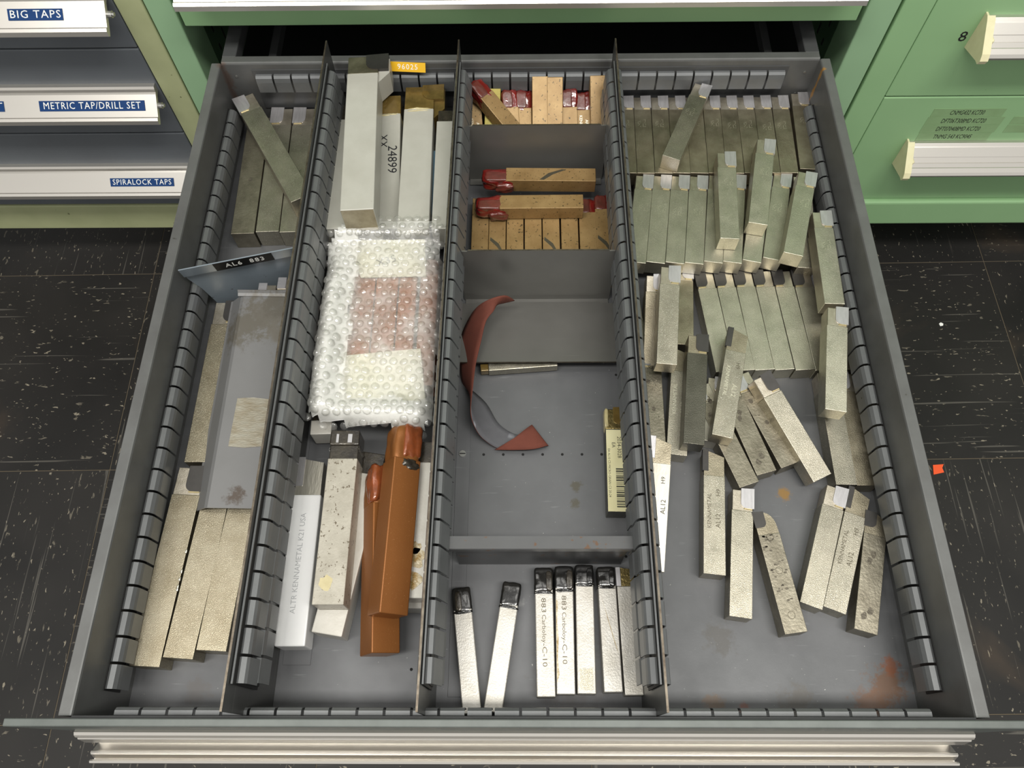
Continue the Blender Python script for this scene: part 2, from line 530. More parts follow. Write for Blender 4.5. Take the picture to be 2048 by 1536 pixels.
# ------------------------------------------------------------------ room floor: vinyl tiles
FZ = -316.0
floor = link('floor', box('floor', -1400, 1500, -700, 1500, FZ - 20, FZ - 0.4), None, 'floor_gap')
floor['kind'] = 'structure'
tile_me = box('tile', -151.95, 151.95, -151.95, 151.95, -2.5, 0, 0.3)
rt = math.radians(0.70)
for ix in range(-3, 7):
    for iy in range(-4, 4):
        u, v = 152.4 + ix * 304.8, 152.4 + iy * 304.8
        x = -540 + u * math.cos(rt) - v * math.sin(rt)
        y = 617 + u * math.sin(rt) + v * math.cos(rt)
        t = link('tile', tile_me, floor, 'black_floor_tile', (x, y, FZ))
        t.rotation_euler.z = rt + (math.pi / 2 if (ix + iy) % 2 else 0)

# ------------------------------------------------------------------ cabinets
FY = 634.0


def pull(parent, x0, x1, z, m='aluminium', flare=0):
    """slanting aluminium pull: lip front at z, 30 mm out"""
    prof = [(FY, z + 27), (FY - 5, z + 27), (FY - 6.5, z + 24.5), (FY - 7, z + 21), (FY - 9, z + 20), (FY - 27, z + 5), (FY - 29, z + 5.5), (FY - 31.5, z + 3.5),
            (FY - 32, z - 1.5), (FY - 30, z - 3), (FY - 27, z - 1), (FY - 7, z + 16), (FY, z + 18)]
    return link('handle', prism('handle', prof, x0, x1, 'x'), parent, m)


def end_screw(parent, x, y, z):
    bm = bmesh.new()
    pts = [(y + 3.4 * math.cos(k * math.pi / 6), z + 3.4 * math.sin(k * math.pi / 6)) for k in range(12)]
    add_prism(bm, pts, x, x + 4, 'x')
    pts = [(y + 2.0 * math.cos(k * math.pi / 6), z + 2.0 * math.sin(k * math.pi / 6)) for k in range(12)]
    add_prism(bm, pts, x + 4, x + 6, 'x')
    link('end_screw', finish(bm, 'end_screw'), parent, 'steel_screw')


def on_pull(z, t, lift=0.3):
    """point on the slanting face of a pull, t=0 top, 1 lip"""
    return (FY - 9 - 18 * t - 0.64 * lift, z + 20 - 15 * t + 0.77 * lift)


PUP = (0, 18, 15)


def tape(parent, text, x0, x1, z, t0, t1, m='tape_blue'):
    ya, za = on_pull(z, t0)
    yb, zb = on_pull(z, t1)
    d = Vector((yb - ya, zb - za)).normalized()
    nrm = Vector((-0.64, 0.77)) * 0.35
    pts = [(ya, za), (yb, zb), (yb + nrm.x, zb + nrm.y), (ya + nrm.x, za + nrm.y)]
    link('label_tape', prism('label_tape', pts, x0, x1, 'x'), parent, m)
    if text:
        h = math.hypot(yb - ya, zb - za)
        put_text(text, h * 0.95, 'white_print', parent, ((x0 + x1) / 2, (ya + yb) / 2 + nrm.x, (za + zb) / 2 + nrm.y), (1, 0, 0), PUP, ext=0.14, sp=1.15, width=(x1 - x0) * 0.92)


def front(parent, x0, x1, z0, z1, m):
    return link('drawer', box('drawer', x0, x1, FY, FY + 22, z0 + 0.9, z1 - 0.9, 1.2, 2), parent, m)


# left cabinet: grey drawers in an olive frame
lc = tag(empty('tool_cabinet', (-745, FY + 350, -228)), 'olive framed tool cabinet with grey drawers and aluminium pulls on the left', 'cabinet')
lcp = Vector((-745, FY + 350, -228))


def at(o):
    o.location = -Vector(o.parent.location) if o.parent else o.location
    return o


def shift(o):
    """part meshes are written in world millimetres; cancel the parent's offset"""
    o.matrix_parent_inverse = Matrix.Translation(-Vector(o.parent.location))
    return o


TOPZ = 800.0
for nm, x0, x1 in (('post', -392.0, -365.2), ('post', -1120, -1093)):
    shift(link(nm, box(nm, x0, x1, FY - 1, FY + 60, -228, TOPZ, 1.5, 2), lc, 'olive_paint'))
shift(link('side_panel', box('side_panel', -372, -365.4, FY + 60, FY + 700, -228, TOPZ), lc, 'olive_paint'))
shift(link('base_rail', box('base_rail', -1093, -392, FY - 1, FY + 40, -228, -179, 2, 2), lc, 'olive_paint'))
shift(link('back_panel', box('back_panel', -1093, -372, FY + 690, FY + 700, -228, TOPZ), lc, 'dark_inside'))
shift(link('top_panel', box('top_panel', -1093, -372, FY + 60, FY + 690, TOPZ - 5, TOPZ), lc, 'olive_paint'))
for x in (-1060, -440):
    shift(link('base_block', box('base_block', x - 30, x + 30, FY + 40, FY + 640, FZ, -228, 2), lc, 'olive_paint'))
shift(link('base_bar', box('base_bar', -395, -366, FY + 6, FY + 60, FZ, -228, 2), lc, 'olive_paint'))
for k, (z0, z1) in enumerate(((-178, -48), (-48, 72), (72, 192), (192, 312), (312, 432), (432, 555), (555, 678), (678, 800))):
    dr = shift(front(lc, -1092, -393.4, z0, z1, 'grey_front'))
    lz = z0 + (52 if k == 0 else 47 if k == 1 else 43)
    pull(dr, -1085, -396, lz)
    end_screw(dr, -396, FY - 14, lz + 9)
    if k == 0:
        tape(dr, 'SPIRALOCK TAPS', -507, -428, lz, 0.28, 0.70)
    if k == 1:
        tape(dr, 'METRIC TAP/DRILL SET', -525, -409, lz, 0.26, 0.72)
        tape(dr, 'SET', -600, -564, lz, 0.26, 0.72)
    if k == 2:
        tape(dr, 'BIG TAPS', -490, -437, lz, 0.28, 0.72)

# centre cabinet: green, its drawer pulled out
cc = tag(empty('tool_cabinet', (2, FY + 350, -225)), 'green tool cabinet in the centre whose drawer is pulled out', 'cabinet')
for x0, x1 in ((-363.6, -337.0), (338.4, 369.0)):
    shift(link('post', box('post', x0, x1, FY - 1, FY + 45, -222, TOPZ + 120, 1.5, 2), cc, 'green_post'))
for s, x in ((-1, -337.0), (1, 338.4)):
    x0, x1 = (x - 2, x) if s < 0 else (x, x + 2)
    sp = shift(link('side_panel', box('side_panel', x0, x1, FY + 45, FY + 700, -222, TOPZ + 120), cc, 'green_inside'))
    bm = bmesh.new()
    for k in range(3):
        for zz in (20, 44, 68, 92):
            xx = x + (0.15 if s < 0 else -0.15)
            yy = FY + 62 + k * 22
            h = 7 if k % 2 else 4
            add_box(bm, xx - 0.3, xx + 0.3, yy - 1.6, yy + 1.6, zz - h, zz + h)
    link('slot_marks', finish(bm, 'slot_marks'), sp, 'hole_black', kind='stuff')
shift(link('back_panel', box('back_panel', -337, 338, FY + 690, FY + 700, -222, TOPZ + 120), cc, 'dark_inside'))
shift(link('top_panel', box('top_panel', -337, 338, FY + 45, FY + 690, TOPZ + 115, TOPZ + 120), cc, 'green_paint'))
shift(link('base_rail', box('base_rail', -337, 338.4, FY - 1, FY + 30, -222, -176, 2, 2), cc, 'green_paint'))
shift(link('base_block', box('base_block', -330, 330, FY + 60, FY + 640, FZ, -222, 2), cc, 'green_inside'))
shift(link('slide_shelf', box('slide_shelf', -337, 338, FY + 30, FY + 690, -40, -36), cc, 'dark_inside'))
dr = shift(front(cc, -334, 334, -176, -30, 'green_paint'))
pull(dr, -320, 320, -120)
for k, (z0, z1) in enumerate(((97, 217), (217, 337), (337, 457), (457, 577), (577, 697), (697, 817))):
    dr = shift(front(cc, -334, 334, z0, z1, 'green_paint'))
    pull(dr, -321, 321, z0 + 45)
    link('drawer_box', box('drawer_box', -310, 310, FY + 22, FY + 600, z0 + 22, z1 - 12), dr, 'dark_inside')

# right cabinet: green with ivory end caps on its pulls
rc = tag(empty('tool_cabinet', (745, FY + 350, -222)), 'green tool cabinet with ivory-capped pulls and paper strip labels on the right', 'cabinet')
shift(link('post', box('post', 372.0, 402.4, FY - 1, FY + 60, -176, TOPZ, 1.2, 2), rc, 'green_paint'))
shift(link('post', box('post', 1100, 1130, FY - 1, FY + 60, -176, TOPZ, 1.2, 2), rc, 'green_paint'))
shift(link('side_panel', box('side_panel', 372, 378, FY + 60, FY + 700, -222, TOPZ), rc, 'green_paint'))
shift(link('back_panel', box('back_panel', 378, 1130, FY + 690, FY + 700, -222, TOPZ), rc, 'dark_inside'))
shift(link('top_panel', box('top_panel', 378, 1130, FY + 60, FY + 690, TOPZ - 5, TOPZ), rc, 'green_paint'))
shift(link('base_rail', box('base_rail', 372, 1130, FY - 6, FY + 40, -222, -175, 4, 3), rc, 'green_paint'))
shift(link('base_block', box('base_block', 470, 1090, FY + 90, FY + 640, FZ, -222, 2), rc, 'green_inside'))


def groove_pull(parent, x0, x1, z):
    prof = [(FY, z + 26), (FY - 4, z + 26), (FY - 7, z + 23.5), (FY - 8, z + 22.8), (FY - 16, z + 15.6), (FY - 15.2, z + 14.6), (FY - 20, z + 10.2), (FY - 21.5, z + 11),
            (FY - 25, z + 7.6), (FY - 26, z + 7.6), (FY - 30, z + 4), (FY - 32, z + 1), (FY - 31, z - 2), (FY - 27, z - 2), (FY - 8, z + 17), (FY, z + 19)]
    h = link('handle', prism('handle', prof, x0, x1, 'x'), parent, 'aluminium')
    cap = [(FY, z + 29), (FY - 5, z + 29), (FY - 9, z + 26.5), (FY - 32, z + 6), (FY - 35, z), (FY - 33, z - 5), (FY - 28, z - 5), (FY, z - 13)]
    bm = bmesh.new()
    add_prism(bm, cap, x0 - 2, x0, 'x')
    rim = [(FY - 5, z + 29), (FY - 9, z + 26.5), (FY - 32, z + 6), (FY - 35, z), (FY - 33, z - 5), (FY - 28, z - 5), (FY - 27, z - 2), (FY - 31, z), (FY - 30, z + 3.5), (FY - 8, z + 24), (FY - 5, z + 26)]
    add_prism(bm, rim, x0, x0 + 6, 'x')
    add_box(bm, x0, x0 + 9, FY - 23, FY - 15, z + 7, z + 15, 1.5)
    link('end_cap', finish(bm, 'end_cap'), parent, 'ivory_plastic')
    return h


for k in range(6):
    z0 = -175.5 + k * 174.2
    dr = shift(front(rc, 403.4, 1099, z0, z0 + 174.2, 'green_paint'))
    lz = -95 + k * 173
    groove_pull(dr, 459, 1070, lz)
    if k == 0:
        rows = (('CNMG432 KC730', 467, 548), ('DFT06T308MD KC720', 466, 553), ('DFT070408MD KC720', 466, 553), ('TNMG 543 KC9045', 467, 551))
    elif k == 1:
        rows = (('CNMG 432 KC850', 520, 600), ('CNMG 543 KC850', 522, 602), ('VNMG 331 KC730', 523, 604))
    else:
        rows = ()
    for n, (txt, x0, x1) in enumerate(rows):
        zt = (-19 - n * 12.5) if k == 0 else (140 - n * 12.5 + 25)
        link('label_strip', box('label_strip', x0, x1, FY - 0.25, FY + 0.3, zt - 12.1, zt), dr, 'faded_tape')
        put_text(txt, 9.5, 'black_print', dr, ((x0 + x1) / 2 - 1, FY - 0.3, zt - 6.2), (1, 0, 0), (0, 0, 1), ext=0.05, width=len(txt) * 2.95)
    if k == 0:
        for n in range(2):
            link('label_strip', box('label_strip', 563, 650, FY - 0.25, FY + 0.3, -43.5 - n * 13, -31.5 - n * 13), dr, 'faded_tape')
    if k == 1:
        put_text('8', 17, 'marker_ink', dr, (449, FY - 0.3, 78), (1, 0, 0.12), (-0.1, 0, 1), name='marker_number', ext=0.05)

# ------------------------------------------------------------------ the open drawer
OD = empty('open_drawer', (0, 300, -10))
tag(OD, 'grey steel drawer pulled wide open, holding the tool bits', 'drawer')


def dpart(name, me, m, kind=None):
    o = link(name, me, OD, m, kind=kind)
    o.matrix_parent_inverse = Matrix.Translation((0, -0.3, 0.01))
    return o


HX, H, YB = 300.3, 78.7, 604.0
fl = dpart('drawer_floor', box('drawer_floor', -HX, HX, 0, YB, -2.5, 0), 'floor_paint')
bm = bmesh.new()
for k in range(7):
    add_cyl(bm, -32 + k * 17.2, 214.5, -0.4, 0.12, 1.25, 10)
for (x, y) in ((87, 258), (88, 292), (88.5, 228), (86, 140), (-85, 37), (87, 125)):
    add_cyl(bm, x, y, -0.4, 0.12, 1.2, 10)
link('floor_holes', finish(bm, 'floor_holes'), fl, 'hole_black', kind='stuff')
link('floor_plate', box('floor_plate', -186, -164, 40, 596, -0.4, 0.5, 0.2), fl, 'floor_paint')
link('floor_plate', box('floor_plate', -56, -44, 17, 366, -0.4, 0.5, 0.2), fl, 'floor_paint')
for (x, y) in ((-50.5, 215), (-165, 219)):
    bm = bmesh.new()
    add_cyl(bm, x, y, 0, 1.6, 3.0, 16)
    s = link('screw', finish(bm, 'screw'), fl, 'steel_screw')
    link('screw_slot', box('screw_slot', x - 2.6, x + 2.6, y - 0.45, y + 0.45, 1.2, 1.75), s, 'hole_black')
# sides with a folded rim
for s in (-1, 1):
    prof = [(s * HX, -2.5), (s * HX, H - 1.6), (s * (HX + 0.6), H - 0.4), (s * (HX + 1.6), H), (s * (HX + 9.0), H), (s * (HX + 9.7), H - 0.8), (s * (HX + 9.7), H - 16),
            (s * (HX + 8.7), H - 16), (s * (HX + 8.7), H - 1.2), (s * (HX + 1.4), H - 1.2), (s * (HX + 1.2), -2.5)]
    w = dpart('side_wall', prism('side_wall', prof, 0, YB, 'y'), 'rim_paint')
# back panel with a folded rim that runs back into the cabinet
prof = [(YB, -2.5), (YB, H - 2), (YB + 0.6, H - 0.6), (YB + 2, H), (YB + 9.5, H), (YB + 9.5, H - 1.2), (YB + 1.6, H - 1.2), (YB + 1.2, -2.5)]
bp = dpart('back_panel', prism('back_panel', prof, -HX, HX, 'x'), 'rim_paint')
link('strip_backing', box('strip_backing', -272, 272, YB - 1.0, YB, 20, 70.5), bp, 'drawer_paint')
bm = bmesh.new()
for (x, z) in ((-290, 62), (-289, 34), (290, 62), (289, 34)):
    pts = [(x + 1.3 * math.cos(k * math.pi / 5), z + 1.3 * math.sin(k * math.pi / 5)) for k in range(10)]
    add_prism(bm, pts, YB - 0.6, YB + 0.2, 'y')
link('rivets', finish(bm, 'rivets'), bp, 'steel_screw', kind='stuff')
for s in (-1, 1):
    x = s * 294
    dpart('slide_arm', box('slide_arm', x - 7, x + 7, YB + 9.5, FY + 520, H - 14, H - 0.2, 0.6), 'drawer_paint')
    dpart('slide_rail', box('slide_rail', s * 262 - 4, s * 262 + 4, YB + 40, FY + 500, H - 40, H - 28), 'drawer_paint')
# front panel and its pull
fp = dpart('front_panel', box('front_panel', -336, 336, -7.2, -2.2, -26, 94, 0.7, 2), 'front_paint')
dpart('front_liner', box('front_liner', -HX, HX, -2.2, 0, -2.5, H), 'drawer_paint')
upper = [(-7.2, 27), (-7.2, 33), (-9, 34.2), (-11, 33.2), (-12.2, 31), (-12.6, 27.5), (-13.5, 26.5), (-15.5, 14), (-14.4, 12.5), (-11.5, 25), (-9.5, 26.5)]
lower = [(-7.2, 12), (-7.2, 0), (-14.5, -5.5), (-20.2, 1.5), (-20.8, 3.8), (-22.0, 4.2), (-23.2, 3), (-25.8, -3.5), (-26.4, -3.6), (-26.6, 2.6), (-27.6, 3.4), (-29, 2.6),
         (-29.3, -1), (-28.4, -6), (-24, -8), (-14.5, -8.5), (-10, -3), (-10, 12)]
for nm, pr, x0, x1 in (('handle', upper, -320, 321), ('handle_lip', lower, -320, 321)):
    link(nm, prism(nm, pr, x0, x1, 'x'), fp, 'aluminium')

# ------------------------------------------------------------------ slotted strips
PITCH, GAP = 18.62, 2.0


def tab_mesh(s, prof):
    pts = [(s * o, z) for (o, z) in band(prof, 0.9)]
    return prism('tab', pts, GAP / 2, PITCH - GAP / 2, 'y')


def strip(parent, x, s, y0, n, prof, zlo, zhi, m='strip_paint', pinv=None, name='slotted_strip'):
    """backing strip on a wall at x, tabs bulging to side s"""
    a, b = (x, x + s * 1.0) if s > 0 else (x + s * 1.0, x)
    bk = link(name, box(name, a, b, y0, y0 + n * PITCH, zlo, zhi), parent, 'strip_slot_shade')
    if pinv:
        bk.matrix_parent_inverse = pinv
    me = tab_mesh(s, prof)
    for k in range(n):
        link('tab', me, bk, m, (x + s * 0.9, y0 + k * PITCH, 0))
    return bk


PI_OD = Matrix.Translation((0, -0.3, 0.01))
wall_prof = [(0, 44), (2.0, 45.2), (5.5, 44.2), (7.4, 41.5), (8.0, 38.5), (8.0, 24)]
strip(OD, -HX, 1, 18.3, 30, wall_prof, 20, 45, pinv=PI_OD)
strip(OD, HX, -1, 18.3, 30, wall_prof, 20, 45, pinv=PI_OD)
# along the back panel and the front
tb = [(-0, 65.5), (-2.5, 65.5), (-4.5, 63.5), (-5.5, 59), (-6, 47)]
bk_prof = band([(YB - 1 + a, z) for a, z in tb], -0.9)
me = prism('tab', bk_prof, GAP / 2, PITCH - GAP / 2, 'x')
for k in range(29):
    link('tab', me, bp, 'strip_paint', (-270 + k * PITCH, 0, 0))
fr_prof = band([(0, 66), (3.5, 66), (5.4, 64), (6, 60), (6, 46)], 0.9)
me = prism('tab', fr_prof, GAP / 2, PITCH - GAP / 2, 'x')
fs = dpart('slotted_strip', box('slotted_strip', -279, 279, 0, 0.8, 40, 70), 'strip_slot_shade')
for k in range(30):
    link('tab', me, fs, 'strip_paint', (-279.3 + k * PITCH, 0.6, 0))

# ------------------------------------------------------------------ long dividers
DH = 108.0
up_prof = [(0, 94), (1.4, 94.4), (4.6, 92.8), (6.0, 90.6), (6.8, 87), (7.6, 74), (7.0, 73)]
lo_prof = [(0, 70), (2.6, 70), (5.4, 68), (6.8, 65), (7.6, 50), (7.0, 49)]
wide_prof = [(0, 94), (1.4, 94.4), (4.2, 93.4), (5.4, 91), (9.6, 74), (9.0, 73)]
wide_lo = [(0, 70), (2.6, 70), (4.6, 68), (8.4, 56), (8.0, 55)]
slim_prof = [(0, 93), (1.0, 93), (1.8, 91), (2.0, 66)]
thin_prof = [(0, 94), (1.6, 94), (4.0, 92), (5.2, 88), (5.6, 66)]
for x, skew, label, rp, rl, ybk in ((-188.4, 3.4, 'first tall slotted divider, between narrow left bin and bubble wrap', up_prof, lo_prof, 600.5),
                                    (-62.0, 7.4, 'second tall slotted divider, right of the bubble wrap', wide_prof, wide_lo, 600.5),
                                    (92.9, 0.0, 'third tall slotted divider, left of the wide right compartment', up_prof, lo_prof, 600.5)):
    dv = tag(empty('drawer_divider', (x, 300, 0)), label, 'divider', 'tall slotted drawer dividers')
    dv.rotation_euler.z = -math.atan(skew / 600)
    inv = Matrix.Translation((-x * MM, -0.3, 0))

    def p(name, me, m, par=dv, inv=inv):
        o = link(name, me, par, m)
        if par is dv:
            o.matrix_parent_inverse = inv
        return o
    pl = p('plate', box('plate', x - 0.7, x + 0.7, 1.2, ybk, 0.6, DH), 'divider_paint')
    p('worn_edge', box('worn_edge', x - 0.75, x + 0.75, 1.2, ybk, DH, DH + 0.25), 'bare_edge', pl)
    near = -1 if x > 0 else 1
    n = 30
    for s in (near, -near):
        if s == near:
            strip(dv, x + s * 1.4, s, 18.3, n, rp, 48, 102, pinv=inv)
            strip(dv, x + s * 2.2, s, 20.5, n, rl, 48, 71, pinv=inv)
            xa, xb = sorted((x + s * 1.4, x + s * 2.6))
            p('lip', box('lip', xa, xb, 18.3, 18.3 + n * PITCH, 100.8, 102.2), 'strip_paint')
        else:
            strip(dv, x + s * 0.7, s, 18.3, n, thin_prof if x > 0 else slim_prof, 60, 96, pinv=inv)

